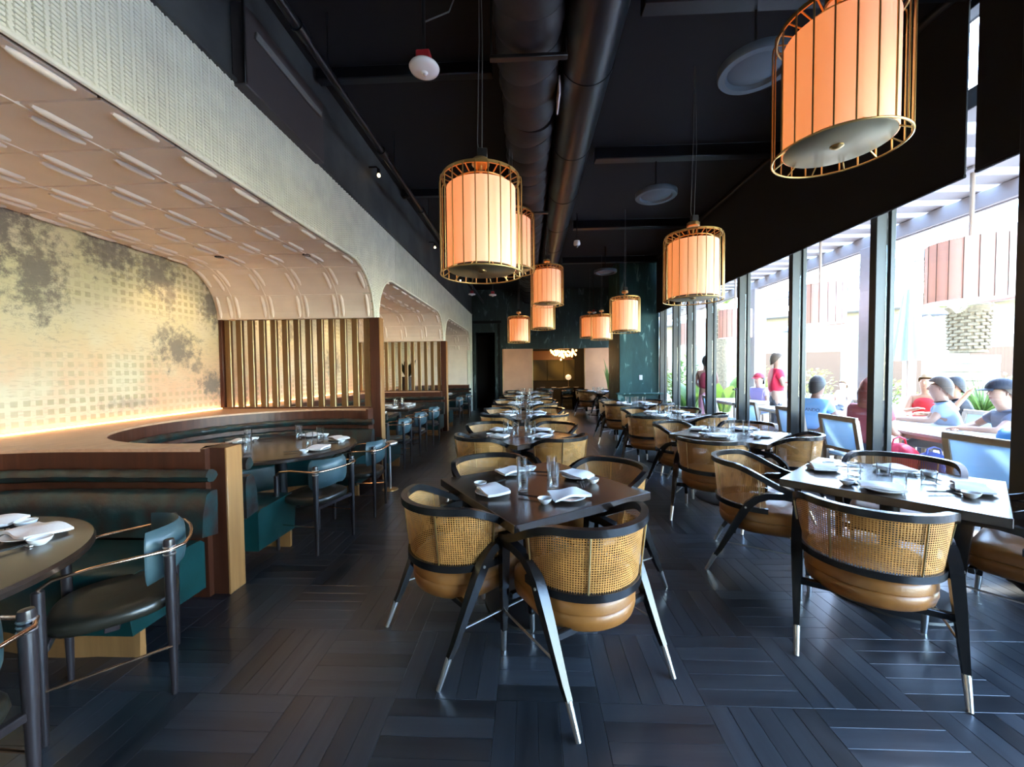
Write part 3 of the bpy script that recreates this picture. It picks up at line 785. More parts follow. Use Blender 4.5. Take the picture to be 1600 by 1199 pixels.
    b = MB(); b.box((0, -.175, .325), (.60, .030, .035), .004); b.obj('rear_seat_rail', M_BLACKWOOD, T)
    b = MB(); b.box((0, .215, .318), (.54, .030, .035), .004); b.obj('front_seat_rail', M_BLACKWOOD, T)
    return T
CANE = make_cane_chair(); CANE_USED = [False]
def cane(x, y, rz, label, group='cane-backed armchairs at the square tables'):
    if not CANE_USED[0]:
        CANE_USED[0] = True; CANE.location = (x, y, 0); CANE.rotation_euler = (0, 0, rz); CANE['label'] = label; CANE['group'] = group; return CANE
    return dup(CANE, (x, y, 0), rz, label, group)

# ================================================================= LEATHER CHAIR WITH ROD ARMS (front is +Y)
def make_rod_chair():
    T = thing('rod_arm_chair', 'x', 'chair', (0, 0, 0))
    bx, by, fx, fy = .215, -.20, .225, .20
    for s in (-1, 1):
        b = MB(); b.lathe([(.0125, 0), (.0165, .18), (.0215, .50), (.0225, .72), (.019, .733), (0, .735)], 12, (s*bx, by, 0)); b.obj('back_post', M_GREYLEG, T, 50)
        b = MB()
        for z in (.665, .682, .699): b.lathe([(.0225, z-.005), (.0255, z), (.0225, z+.005)], 12, (s*bx, by, 0))
        b.obj('steel_ring', M_STEEL, T, 60)
        b = MB(); b.lathe([(.0125, 0), (.0165, .18), (.0205, .44), (.0195, .632), (0, .640)], 12, (s*fx, fy, 0)); b.obj('front_leg', M_GREYLEG, T, 50)
        b = MB(); b.tube([(s*bx*1.06, by, .235), (s*fx*1.04, fy, .225)], .0055, 6); b.obj('stretcher', M_ROSE, T)
    # one bent rod: front left, round the back pad, front right
    pts = [(-fx, fy, .640), (-fx-.004, fy-.04, .668), (-fx-.006, .05, .682), (-bx-.026, by, .690), (-bx+.02, by-.055, .692), (-.10, by-.075, .692), (0, by-.080, .692)]
    pts = pts+[(-p[0], p[1], p[2]) for p in pts[:-1]][::-1]
    b = MB(); b.tube(pts, .0075, 8); b.obj('arm_rod', M_ROSE, T, 60)
    # curved back pad
    b = MB(); nu, nv = 20, 8
    def pad(u, v, off):
        a = (u-.5)*2; w = .205*math.sqrt(max(0.0, 1-(abs(v*2-1)**4)*.30)); x = a*w*1.0
        yb_ = by-.052+.115*abs(a)**2.2
        z = .555+.215*v-.035*abs(a)*(1-v)
        t = .026*math.sqrt(max(0, 1-abs(v*2-1)**3))*math.sqrt(max(0.02, 1-abs(a)**6))
        return (x, yb_+off*t+.02, z)
    b.grid(lambda u, v: pad(u, v, 1), nu, nv); b.grid(lambda u, v: pad(1-u, v, -1), nu, nv)
    for (uu) in (0, 1):
        b.grid(lambda s_, v: pad(uu, v, (s_*2-1)*(1 if uu else -1)*-1), 1, nv)
    b.grid(lambda u, s_: pad(u, 0, s_*2-1), nu, 1); b.grid(lambda u, s_: pad(u, 1, 1-s_*2), nu, 1)
    b.obj('back_pad', M_BLUELEATHER, T, 60)
    # round dished seat
    b = MB(); N_ = 36
    def sp(a, k): 
        c_, s_ = math.cos(a), math.sin(a); q = (abs(c_)**3+abs(s_)**3)**(-1/3); return (c_*q*.228*k, s_*q*.222*k)
    prof = [(.80, .395), (.96, .402), (1.0, .425), (.985, .448), (.93, .458), (.6, .450), (.01, .446)]
    vs = []; fs = []
    for k, z in prof:
        for i in range(N_): x, y = sp(2*PI*i/N_, k); vs.append((x, y, z))
    for i in range(len(prof)-1):
        for k in range(N_): fs.append((i*N_+k, i*N_+(k+1) % N_, (i+1)*N_+(k+1) % N_, (i+1)*N_+k))
    fs.append(tuple(range(N_))[::-1]); b.add(vs, fs); b.obj('seat', M_OLIVELEATHER, T, 60)
    b = MB(); b.box((0, 0, .385), (.40, .05, .03), .004); b.box((0, by+.005, .385), (.40, .03, .03), .004); b.box((0, fy-.005, .385), (.42, .03, .03), .004); b.obj('seat_frame', M_GREYLEG, T)
    return T
ROD = make_rod_chair(); ROD_USED = [False]
def rod(x, y, face, label, group='leather chairs with rod arms along the booths'):
    rz = face-PI/2
    if not ROD_USED[0]:
        ROD_USED[0] = True; ROD.location = (x, y, 0); ROD.rotation_euler = (0, 0, rz); ROD['label'] = label; ROD['group'] = group; return ROD
    return dup(ROD, (x, y, 0), rz, label, group)

# ================================================================= TABLES
def make_table(sx, sy, th=.05):
    T = thing('square_table', 'x', 'table')
    b = MB(); b.box((0, 0, .75-th/2), (sx, sy, th), .003); b.obj('top', M_TABLE, T, 0)
    b = MB(); b.box((0, 0, .675), (sx*.62, .07, .05), .004); b.box((0, 0, .675), (.07, sy*.62, .05), .004); b.obj('under_frame', M_BLKMETAL, T, 0)
    b = MB(); b.lathe([(.05, .02), (.05, .65)], 20); b.obj('column', M_BLKMETAL, T, 50)
    b = MB(); b.lathe([(0, .030), (.05, .030), (.33, .022), (.355, .014), (.36, 0), (0, 0)], 48); b.obj('base', M_BLKMETAL, T, 50)
    return T
def make_round(r):
    T = thing('round_table', 'x', 'table')
    b = MB(); b.lathe([(0, .705), (r-.02, .705), (r, .713), (r+.002, .735), (r-.006, .748), (r-.02, .75), (0, .75)], 72); b.obj('top', M_TABLE, T, 30)
    b = MB(); b.lathe([(.055, .02), (.055, .705)], 20); b.obj('column', M_BLKMETAL, T, 50)
    b = MB(); b.lathe([(0, .030), (.06, .030), (.36, .020), (.38, 0), (0, 0)], 48); b.obj('base', M_BLKMETAL, T, 50)
    return T

# ---- tableware, each kind built once
g = MB(); g.lathe([(0, .008), (.060, .008), (.085, .014), (.104, .020), (.106, .018), (.088, .008), (.062, 0), (0, 0)], 36); ME_PLATE = g.mesh('dinner_plate', M_WHITE, 60)
g = MB(); g.lathe([(.018, 0), (.022, .004), (.036, .018), (.041, .032), (.039, .032), (.034, .019), (.020, .007), (0, .006)], 28); g.poly([(.018*math.cos(-a), .018*math.sin(-a), 0) for a in [2*PI*i/28 for i in range(28)]]); ME_BOWL = g.mesh('sauce_bowl', M_WHITE, 60)
g = MB(); g.lathe([(0, 0), (.030, 0), (.032, .003), (.0345, .08), (.037, .160), (.0352, .160), (.0328, .08), (.0300, .014), (0, .012)], 28); ME_TUMBLER = g.mesh('tumbler', M_GLASS, 60)
g = MB(); g.lathe([(0, 0), (.034, 0), (.036, .003), (.038, .05), (.039, .085), (.0372, .085), (.036, .05), (.034, .010), (0, .009)], 28); ME_SHORT = g.mesh('short_glass', M_GLASS, 60)
def napkin_mesh(seed):
    r = random.Random(seed); b = MB(); nx, ny = 12, 8; ph = [r.uniform(0, 6) for _ in range(4)]
    def f(u, v, top):
        x = (u-.5)*.215*(1-.10*math.sin(v*PI+ph[2])); y = (v-.5)*.145*(1+.10*math.sin(u*5+ph[0]))
        z = .010+.006*math.sin(u*7+ph[1])*math.sin(v*3+ph[3]) + .007*math.sin(PI*u)
        if top: z += .010+.005*(u)
        return (x, y, max(z, .003))
    b.grid(lambda u, v: f(u, v, True), nx, ny); b.grid(lambda u, v: f(1-u, v, False), nx, ny)
    for s_ in (0, 1):
        b.grid(lambda u, v: f(s_, v, bool(u > .5) == bool(s_ == 0)), 1, ny); b.grid(lambda u, v: f(u, s_, bool(v > .5) == bool(s_ == 1)), nx, 1)
    return b.mesh('folded_napkin', M_NAPKIN, 50)
ME_NAP = [napkin_mesh(i) for i in range(4)]
g = MB()
for s in (-1, 1): g.tube([(-.10, s*.006, .011), (.10, s*.010, .008)], [.003, .0022], 6)
ME_STICKS = g.mesh('chopsticks', M_BLKMETAL, 50)
g = MB(); g.box((0, 0, .005), (.016, .05, .010), .003); ME_REST = g.mesh('chopstick_rest', M_STEEL, 0)
def lay(me, name, x, y, z, rz, label, cat, group):
    o = put(name, me, None, (x, y, z), (0, 0, rz)); tag(o, label, cat, group); return o
def settings(cx, cy, rot, sx, sy, where, places=('near left', 'near right', 'far right', 'far left'), seed=0, short=False, top=.75, radial=None):
    r = random.Random(seed*17+3)
    g_ = 'tableware on '+where
    for k, pl in enumerate(places):
        a = rot+(radial[k] if radial else {0: PI, 1: -PI/2, 2: 0, 3: PI/2}[k])
        d = (sx if k % 2 == 0 else sy)/2-.155 if not radial else sx-.17
        ux, uy = math.cos(a), math.sin(a); vx, vy = -uy, ux
        px, py = cx+ux*d+vx*r.uniform(-.03, .03), cy+uy*d+vy*r.uniform(-.03, .03); z = top+.0005
        w_ = '%s place of %s' % (pl, where)
        lay(ME_PLATE, 'dinner_plate', px, py, z, 0, 'white plate at the '+w_, 'plate', g_)
        lay(ME_NAP[(k+seed) % 4], 'folded_napkin', px, py, z+.0095, a+PI/2+r.uniform(-.4, .4), 'folded napkin at the '+w_, 'napkin', g_)
        sd = -1
        bx_, by_ = px+vx*.165*sd-ux*.0, py+vy*.165*sd
        lay(ME_BOWL, 'sauce_bowl', bx_, by_, z, 0, 'small white bowl at the '+w_, 'bowl', g_)
        gx, gy = px-ux*.185+vx*(.05+r.uniform(-.02, .02)), py-uy*.185+vy*(.05+r.uniform(-.02, .02))
        lay(ME_SHORT if short else ME_TUMBLER, 'drinking_glass', gx, gy, z, 0, 'clear drinking glass at the '+w_, 'glass', g_)
        cxx, cyy = px-ux*.10+vx*.17*sd, py-uy*.10+vy*.17*sd
        o = lay(ME_STICKS, 'chopsticks', cxx, cyy, z+.003, a+r.uniform(-.5, .5)+.6, 'dark chopsticks at the '+w_, 'chopsticks', g_)
        put('rest', ME_REST, o, (.07, 0, -.003))

TAB = make_table(.975, .985); TAB_USED = [False]
def table(x, y, rot, label, group):
    if not TAB_USED[0]:
        TAB_USED[0] = True; TAB.location = (x, y, 0); TAB.rotation_euler = (0, 0, rot); TAB['label'] = label; TAB['group'] = group; return TAB
    return dup(TAB, (x, y, 0), rot, label, group)
ORD = ['nearest', 'second', 'third', 'fourth', 'fifth', 'sixth']
R_ = math.radians
# (x, y, rotation) ; chairs: side -> (offset from edge, sideways, twist)
CENTRE = [(.06, 2.57, R_(33.5)), (-.11, 4.61, R_(44)), (-.10, 6.66, R_(43)), (-.09, 8.72, R_(45)), (-.08, 10.78, R_(44)), (-.06, 12.80, R_(45))]
RIGHT = [(2.38, 2.70, R_(42.5)), (2.30, 4.63, R_(46)), (2.27, 6.55, R_(45)), (2.25, 8.47, R_(45)), (2.28, 13.2, R_(45))]
SIDES = {'near left': PI, 'near right': -PI/2, 'far right': 0.0, 'far left': PI/2}
TW = {('c', 0, 'near left'): (.05, .02, .148), ('c', 0, 'near right'): (.07, -.155, .02), ('c', 0, 'far left'): (-.02, .05, .05), ('c', 0, 'far right'): (-.01, -.03, -.06),
      ('c', 1, 'near left'): (.0, 0, 0), ('c', 1, 'near right'): (.04, .03, -.05),
      ('r', 0, 'near left'): (.25, -.01, .256), ('r', 0, 'near right'): (.12, .12, -.14), ('r', 0, 'far right'): (-.06, .0, 0), ('r', 0, 'far left'): (.19, .206, .305),
      ('r', 1, 'near left'): (.24, .06, .20), ('r', 2, 'near left'): (.18, .03, .12), ('r', 3, 'near left'): (.10, .02, .05)}
def group_of_chairs(key, i, x, y, rot, where, skip=()):
    h = .49
    for sd, a0 in SIDES.items():
        if sd in skip: continue
        rr = random.Random(hash((key, i, len(sd), sd[0], sd[-1])) % 9999 if False else (ord(key)*31+i*7+len(sd)*3+ord(sd[5])))
        off, side, tw = TW.get((key, i, sd), (rr.uniform(-.02, .06), rr.uniform(-.03, .03), rr.uniform(-.08, .08)))
        a = rot+a0; ux, uy = math.cos(a), math.sin(a)
        px, py = x+ux*(h+off)-uy*side, y+uy*(h+off)+ux*side
        cane(px, py, a+PI/2+tw, 'cane-back armchair with tan leather seat at the %s side of %s' % (sd, where))
for i, (x, y, rot) in enumerate(CENTRE):
    where = 'the %s centre table' % ORD[i]
    table(x, y, rot, 'square dark oak table, %s in the centre row from the camera' % ORD[i], 'square tables in the centre row')
    settings(x, y, rot, .975, .985, where, seed=i)
    group_of_chairs('c', i, x, y, rot, where)
for i, (x, y, rot) in enumerate(RIGHT):
    where = 'the %s window table' % ORD[i]
    table(x, y, rot, 'square dark oak table, %s in the row along the windows from the camera' % ORD[i], 'square tables along the windows')
    settings(x, y, rot, .975, .985, where, seed=10+i, short=(i == 0))
    group_of_chairs('r', i, x, y, rot, where)
# ---- round booth tables with their chairs
RT = make_round(.73); RT.location = (-2.58, 1.26, 0); RT['label'] = 'round dark table in the near booth at the lower left'; RT['group'] = 'round booth tables'
RT2 = dup(RT, (-2.55, 3.94, 0), 0, 'round dark table in the horseshoe booth below the slat screen', 'round booth tables')
settings(-2.58, 1.26, 0, .73, .73, 'the round near booth table', ('aisle', 'far', 'wall', 'left'), seed=21, short=True, radial=[R_(58), R_(95), R_(170), R_(250)])
settings(-2.55, 3.94, 0, .73, .73, 'the round second booth table', ('aisle side', 'right', 'far', 'wall', 'near'), seed=22, radial=[R_(-20), R_(35), R_(90), R_(165), R_(250)])
rod(-1.965, 1.775, math.atan2(-.66, -.75), 'black leather chair with rose metal rods beside the near round table', 'leather chairs with rod arms along the booths')
rod(-1.86, 1.00, math.atan2(.05, -1), 'leather chair cut off by the lower left corner of the photo')
rod(-1.875, 3.385, math.atan2(.26, -.96), 'blue-grey leather chair in front of the horseshoe booth, nearer of two')
rod(-1.815, 4.17, math.atan2(-.10, -1), 'blue-grey leather chair in front of the horseshoe booth, farther of two')
# ---- second and third alcove
def rect_table(x, y, sx, sy, lab):
    T = make_table(sx, sy); T.name = 'rectangular_table'; T.location = (x, y, 0); tag(T, lab, 'table', 'tables in the far alcoves'); return T
for i, y in enumerate((6.55, 8.35)):
    lab = ('nearer', 'farther')[i]
    rect_table(-2.78, y, .80, 1.25, 'dark rectangular table in the second alcove, %s of two' % lab)
    settings(-2.78, y, 0, .80, 1.25, 'the %s second alcove table' % lab, ('wall side', 'near', 'aisle', 'far'), seed=30+i)
for i, y in enumerate((10.9, 12.6)):
    lab = ('nearer', 'farther')[i]
    rect_table(-2.78, y, .80, 1.1, 'dark rectangular table in the third alcove, %s of two' % lab)
    settings(-2.78, y, 0, .80, 1.1, 'the %s third alcove table' % lab, ('wall side', 'near', 'aisle', 'far'), seed=40+i)
for i, y in enumerate((6.15, 7.08, 8.10)):
    rod(-2.12, y, PI-.05*i+.05, 'blue leather chair on the aisle of the second alcove, %s in the row' % ('first', 'second', 'third')[i])
for i, y in enumerate((11.0, 12.6)):
    rod(-2.10, y, PI, 'distant blue leather chair on the aisle of the third alcove, %s in the row' % ('first', 'second')[i])
# ---- polished pedestal beside the tall post
T = thing('drink_pedestal', 'small polished metal pedestal table standing beside the tall post', 'pedestal', (-1.77, 4.93, 0))
b = MB(); b.lathe([(0, .012), (.02, .020), (.05, .014), (.098, .006), (.10, 0), (0, 0)], 32); b.obj('base', M_BRASS, T, 60)
b = MB(); b.lathe([(.017, .01), (.017, .56)], 16); b.obj('column', M_STEEL, T, 60)
b = MB(); b.lathe([(0, .555), (.02, .555), (.095, .572), (.100, .580), (.100, .606), (.096, .610), (0, .606)], 36); b.obj('top', M_STEEL, T, 60)

# ================================================================= CAGE LANTERNS
M_SHADE = mat('amber_linen_shade', (.80, .62, .46), .8, emit=(1.0, .26, .055), estr=.47, bump=.05, bscale=200)
M_DIFF = mat('lamp_diffuser', (.42, .36, .22), .38, .95)
M_CABLE = mat('grey_cable', (.10, .10, .10), .5)
def lantern_meshes():
    D = {}
    b = MB(); b.lathe([(.232, .03), (.235, .032), (.235, .572), (.232, .574), (.229, .572), (.229, .032), (.232, .03)], 56); D['shade'] = b.mesh('shade', M_SHADE, 50)
    b = MB(); b.lathe([(0, .026), (.226, .026), (.231, .031), (.226, .036), (0, .036)], 56); D['diffuser'] = b.mesh('diffuser', M_DIFF, 50)
    b = MB(); b.lathe([(0, .010), (.012, .011), (.020, .016), (.030, .022), (.030, .027), (0, .027)], 24); D['finial'] = b.mesh('finial', M_BRASS, 50)
    b = MB(); b.tube([(.28*math.cos(2*PI*i/64), .28*math.sin(2*PI*i/64), 0) for i in range(64)], .0055, 6, closed=True)
    for i in range(12):
        a = 2*PI*(i+.5)/12; b.tube([(.231*math.cos(a), .231*math.sin(a), .03), (.28*math.cos(a), .28*math.sin(a), 0)], .004, 5)
    D['bottom_ring'] = b.mesh('bottom_ring', M_GOLD, 60)
    b = MB(); b.bar([(.262*math.cos(2*PI*i/64), .262*math.sin(2*PI*i/64), .640) for i in range(64)], .007, .022, closed=True)
    b.tube([(.18*math.cos(2*PI*i/48), .18*math.sin(2*PI*i/48), .612) for i in range(48)], .006, 6, closed=True)
    D['top_ring'] = b.mesh('top_ring', M_GOLD, 60)
    b = MB(); b.tube([(.28, 0, 0), (.28, 0, .61), (.276, 0, .632), (.262, 0, .645), (.18, 0, .614)], .0042, 6); D['cage_rod'] = b.mesh('cage_rod', M_GOLD, 60)
    b = MB(); b.tube([(0, 0, .56), (0, 0, .75)], .011, 10); b.tube([(-.18, 0, .612), (.18, 0, .612)], .006, 6); b.tube([(0, -.18, .612), (0, .18, .612)], .006, 6); D['stem'] = b.mesh('stem', M_GOLD, 60)
    b = MB(); b.lathe([(0, .735), (.052, .735), (.060, .742), (.060, .772), (.052, .780), (0, .780)], 28); D['hanger_cap'] = b.mesh('hanger_cap', M_BRASS, 40)
    return D
LD = lantern_meshes()
def lantern(x, y, z, label, nrod=22, cap_box=False):
    T = thing('cage_lantern', label, 'lantern', (x, y, z), random.uniform(0, .2), 'gold cage lanterns with amber shades')
    for k in ('shade', 'diffuser', 'finial', 'bottom_ring', 'top_ring', 'stem', 'hanger_cap'): put(k, LD[k], T)
    for i in range(nrod): put('cage_rod', LD['cage_rod'], T, None, (0, 0, 2*PI*i/nrod))
    top = ZC-z; b = MB(); s = random.uniform(.01, .03)
    b.tube([(.008, 0, .78), (.008+s, .005, (.78+top)/2), (.012, 0, top)], .0035, 6); b.tube([(-.008, 0, .78), (-.02, .01, .9), (.0, .005, (.8+top)/2), (.004, 0, top)], .003, 6)
    b.obj('cable', M_CABLE, T, 60)
    b = MB(); b.box((.012, .0, .815), (.07, .05, .07), .006); b.obj('gripper', M_BLKMETAL, T)
    return T
LAMPS = [(1.591, 2.146, 2.608, 'big amber cage lantern at the upper right, nearest to the camera'),
         (-.315, 2.747, 2.160, 'large amber cage lantern hanging left of the centre ducts'),
         (1.662, 4.106, 2.184, 'amber cage lantern in front of the upper edge of the windows'),
         (-.20, 4.62, 2.640, 'amber cage lantern mostly hidden behind the large centre lantern'),
         (.33, 6.91, 2.615, 'amber cage lantern, upper of the two that overlap in the centre'),
         (.34, 9.23, 2.440, 'amber cage lantern, lower of the two that overlap in the centre'),
         (-.24, 10.10, 2.20, 'small amber cage lantern above the left peach panel'),
         (1.83, 7.64, 2.20, 'amber cage lantern in front of the green pier'),
         (1.93, 10.6, 2.28, 'amber cage lantern, right one of the overlapping far pair'),
         (1.82, 11.93, 2.44, 'amber cage lantern, left one of the overlapping far pair')]
for l in LAMPS: lantern(*l)

# ================================================================= CEILING SERVICES
T = thing('spiral_duct', 'smooth round black duct running along the ceiling', 'duct', (.53, 0, 4.17))
y = YB+.05
k = 0
while y < YE-.1:
    L_ = min(1.22, YE-.05-y); b = MB(); b.tube([(0, y+.004, 0), (0, y+L_-.004, 0)], .225, 32); b.obj('duct_section', M_DUCT, T, 60)
    b = MB(); b.tube([(0, y-.02, 0), (0, y+.02, 0)], .231, 32); b.obj('joint_band', M_DUCT, T, 60); y += 1.22
T = thing('wrapped_duct', 'black insulation-wrapped duct with bulging rings beside the round duct', 'duct', (.02, 0, 4.14))
y = YB+.05; r_ = random.Random(5)
while y < YE-.1:
    L_ = min(r_.uniform(.26, .40), YE-.05-y); b = MB(); n = 6
    w = r_.uniform(.95, 1.03)
    b.tube([(r_.uniform(-.01, .01), y+L_*i/n, 0) for i in range(n+1)], [w*(.93+.07*math.sin(PI*i/n)) for i in range(n+1)], 28, up=(0, 0, 1), flat=(.205, .265)); b.obj('wrap_ring', M_INSUL, T, 60); y += L_
for y in (3.15, 6.2, 9.2):
    b = MB(); b.box((0, y, -.225), (.60, .05, .03), .004); b.obj('hanger_strap', M_BLKMETAL, T)
    for s in (-1, 1):
        b = MB(); b.tube([(s*.29, y, -.225), (s*.29, y, ZC-4.14)], .008, 6); b.obj('hanger_rod', M_BLKMETAL, T)
b = MB(); b.box((.295, 3.75, 4.02), (.016, .30, .16), .004); tag(b.obj('duct_tag', M_WHITE), 'white paper tag stuck between the two ceiling ducts', 'tag')
for i, (y, xx) in enumerate(((3.33, 1.83), (5.62, 1.77), (9.9, 1.9))):
    T = thing('ceiling_speaker', ('blue-grey round ceiling speaker behind the nearest lantern', 'round ceiling speaker between the ducts and the window lantern', 'distant round ceiling speaker near the rear wall')[i], 'speaker', (xx, y, 3.86), 0, 'round ceiling speakers')
    M_SPK = bpy.data.materials.get('speaker_grille') or mat('speaker_grille', (.05, .075, .10), .5)
    b = MB(); b.lathe([(.20, .03), (.215, 0), (.265, .0), (.275, .012), (.275, .06), (.2, .06)], 40); b.obj('bezel', M_SPK, T, 40)
    b = MB(); b.lathe([(0, .012), (.15, .014), (.20, .03)], 36); b.obj('grille', M_SPK, T, 60)
    b = MB(); b.lathe([(.20, .04), (.20, .09), (0, .09)], 32); b.obj('housing', M_BLKMETAL, T, 40)
    b = MB(); b.tube([(0, 0, .09), (0, 0, ZC-3.86)], .010, 8); b.obj('drop_rod', M_BLKMETAL, T)
# conduit along the left
T = thing('sprinkler_pipe', 'black pipe running along the top of the left wall', 'pipe', (-1.66, 0, 4.02))
b = MB(); b.tube([(0, YB+.05, 0), (0, YE-.05, 0)], .034, 14); b.obj('pipe', M_DUCT, T, 60)
for y in (1.2, 2.95, 4.6, 6.3, 8.0, 9.8, 11.5):
    b = MB(); b.tube([(0, y-.06, 0), (0, y+.06, 0)], .048, 14); b.obj('coupling', M_DUCT, T, 60)
    b = MB(); b.tube([(0, y+.4, 0), (0, y+.4, ZC-4.02)], .007, 6); b.obj('hanger', M_DUCT, T)
for i, (y, z) in enumerate(((5.29, 4.16), (8.46, 4.18), (11.6, 4.18))):
    T = thing('wall_lamp', 'small bare bulb on a black holder high on the left wall, %s from the camera' % ('first', 'second', 'third')[i], 'lamp', (XL+.001, y, z), 0, 'small bulbs high on the left wall')
    b = MB(); b.tube([(0, 0, .06), (.10, 0, .06), (.13, 0, .03), (.13, 0, -.0)], .012, 8); b.tube([(.13, 0, .03), (.13, 0, -.03)], .022, 12); b.obj('holder', M_BLKMETAL, T)
    b = MB(); b.lathe([(0, -.075), (.015, -.07), (.022, -.055), (.016, -.035), (.012, -.028)], 14, (.13, 0, 0)); b.obj('bulb', mat('bulb_glow', (1, .8, .5), .3, emit=(1, .72, .38), estr=6), T, 60)
# access panel box on the dark band
T = thing('wall_vent_box', 'dark flat box cover on the charcoal band above the cream tiles', 'vent', (XL, 3.37, 3.56))
b = MB(); b.box((.05, 0, .29), (.10, 1.10, .58), .01); b.obj('box', mat('dark_brown_cover', (.060, .050, .050), .6), T)
b = MB(); b.box((.112, .02, .43), (.024, .92, .06), .008); b.obj('lip', mat('grey_lip', (.17, .17, .16), .6), T)
b = MB(); b.box((.106, -.56, .3), (.02, .02, .60), .003); b.obj('edge_strip', M_BLKMETAL, T)
# strobe
T = thing('smoke_alarm', 'white round alarm hanging from the ceiling on a red bracket', 'alarm', (-.62, 2.46, 3.32))
b = MB(); b.lathe([(0, -.012), (.018, -.012), (.022, 0), (.06, .003), (.085, .014), (.092, .028), (.085, .040), (0, .042)], 36); b.obj('dish', M_WHITE, T, 60)
b = MB(); b.lathe([(0, -.022), (.012, -.018), (.018, -.008)], 16); b.obj('lens', M_STEEL, T, 60)
b = MB(); b.box((0, 0, .075), (.085, .085, .075), .006); b.obj('bracket', mat('alarm_red', (.30, .015, .02), .45), T)
b = MB(); b.tube([(0, 0, .11), (0, 0, ZC-3.32)], .012, 8); b.obj('drop_rod', M_BLKMETAL, T)
b = MB(); b.tube([(0, 0, .30), (.10, .3, .62), (.16, .6, ZC-3.32-.02)], .005, 6); b.obj('wire', M_CABLE, T)
# cctv dome and two down lights near the rear
T = thing('dome_camera', 'small white dome camera on the dark ceiling in the middle', 'camera', (.95, 7.78, 3.88))
b = MB(); b.lathe([(.030, 0), (.062, .02), (.066, .05), (.055, .10), (0, .10)], 24); b.obj('body', M_WHITE, T, 60)
b = MB(); b.lathe([(0, -.035), (.02, -.030), (.03, -.012), (.032, .002)], 18); b.obj('dome', mat('smoked_dome', (.05, .05, .055), .1), T, 60)
b = MB(); b.tube([(0, 0, .1), (0, 0, ZC-3.88)], .01, 8); b.obj('drop_rod', M_BLKMETAL, T)
for i, (x, y, lab) in enumerate(((-.85, 9.6, 'white round alarm beside the small lantern, right one near the rear wall'), (-1.45, 10.3, 'white round alarm left of the small lantern near the rear wall'), (2.1, 12.9, 'white round alarm above the far lantern pair'))):
    T = thing('smoke_alarm', lab, 'alarm', (x, y, (3.29, 3.45, 3.30)[i]))
    b = MB(); b.lathe([(0, -.012), (.018, -.012), (.022, 0), (.085, .014), (.092, .028), (.085, .040), (0, .042)], 24); b.obj('dish', M_WHITE, T, 60)
    b = MB(); b.box((0, 0, .075), (.08, .08, .075), .006); b.obj('bracket', bpy.data.materials['alarm_red'], T)
    b = MB(); b.tube([(0, 0, .11), (0, 0, ZC-T.location.z)], .012, 8); b.obj('drop_rod', M_BLKMETAL, T)
# recessed spots of the vault, with the light they give
def spot(x, y, z, lab, e=16, col=(1, .66, .36), size=105, tgt=None):
    T = thing('recessed_spot', lab, 'spotlight', (x, y, z), 0, 'recessed spots in the vaults')
    b = MB(); b.lathe([(.030, -.001), (.046, -.001), (.048, -.008), (.044, -.010), (.030, -.009)], 24); b.obj('bezel', M_BLKMETAL, T, 40)
    b = MB(); b.lathe([(0, -.003), (.031, -.003)], 20); b.obj('baffle', M_BLKMETAL, T, 40)
    l = bpy.data.lights.new('spot_light', 'SPOT'); l.energy = e; l.color = col; l.spot_size = math.radians(size); l.spot_blend = .7; l.shadow_soft_size = .03
    o = bpy.data.objects.new('spot_light', l); COL.objects.link(o); o.parent = T; o.location = (0, 0, -.03)
    if tgt: o.rotation_euler = (Vector((x, y, z))-Vector(tgt)).to_track_quat('Z', 'Y').to_euler()
SP = [(-3.65, 4.60, 'recessed black spot in the vault near the mural, inner of two'), (-2.59, 4.60, 'recessed black spot in the vault near the tiled arch, outer of two'),
      (-3.65, 1.0, 'inner recessed spot above the near booth'), (-2.59, 1.0, 'outer recessed spot above the near booth'),
      (-3.5, 6.6, 'recessed spot over the nearer table of the second alcove'), (-3.5, 8.5, 'recessed spot over the farther table of the second alcove'),
      (-3.5, 11.2, 'recessed spot in the vault of the third alcove')]
for x, y, lab in SP: spot(x, y, Z_CR-.009, lab, e=20 if y < 5 else 45, tgt=(XA, y+.05, 1.2) if x < -3 else None)

# ================================================================= PRIVATE ROOM FURNITURE
T = thing('chandelier', 'glowing amber glass chandelier in the private room at the rear', 'chandelier', (1.42, 16.4, 2.12))
M_BEAD = mat('lit_amber_glass', (1, .7, .35), .2, emit=(1.0, .48, .14), estr=5)
b = MB(); b.tube([(0, 0, .25), (0, 0, .70)], .012, 8); b.lathe([(0, .24), (.34, .24), (.34, .27), (0, .27)], 28); b.obj('frame', M_BRASS, T)
g = MB(); g.lathe([(0, -.045), (.02, -.038), (.034, -.015), (.036, .01), (.025, .034), (0, .045)], 12); bm_ = g.mesh('glass_drop', M_BEAD, 60)
r_ = random.Random(3)
for i in range(70):
    a = r_.uniform(0, 2*PI); q = math.sqrt(r_.random())*.50; put('glass_drop', bm_, T, (q*math.cos(a)*1.1, q*math.sin(a), r_.uniform(-.02, .2)-.30*(1-q/.50)*r_.random()))
pl_ = bpy.data.lights.new('chandelier_light', 'POINT'); pl_.energy = 30; pl_.color = (1, .62, .28); pl_.shadow_soft_size = .25
o = bpy.data.objects.new('chandelier_light', pl_); COL.objects.link(o); o.parent = T; o.location = (0, -.1, -.35)
T = thing('private_table', 'long dark table laid with plates in the private room', 'table', (1.25, 16.2, 0))
b = MB(); b.box((0, 0, .76), (1.9, .9, .05), .01); b.obj('top', M_TABLE, T)
for s in (-1, 1):
    b = MB(); b.box((s*.6, 0, .37), (.12, .5, .73), .01); b.obj('leg', M_BLKMETAL, T)
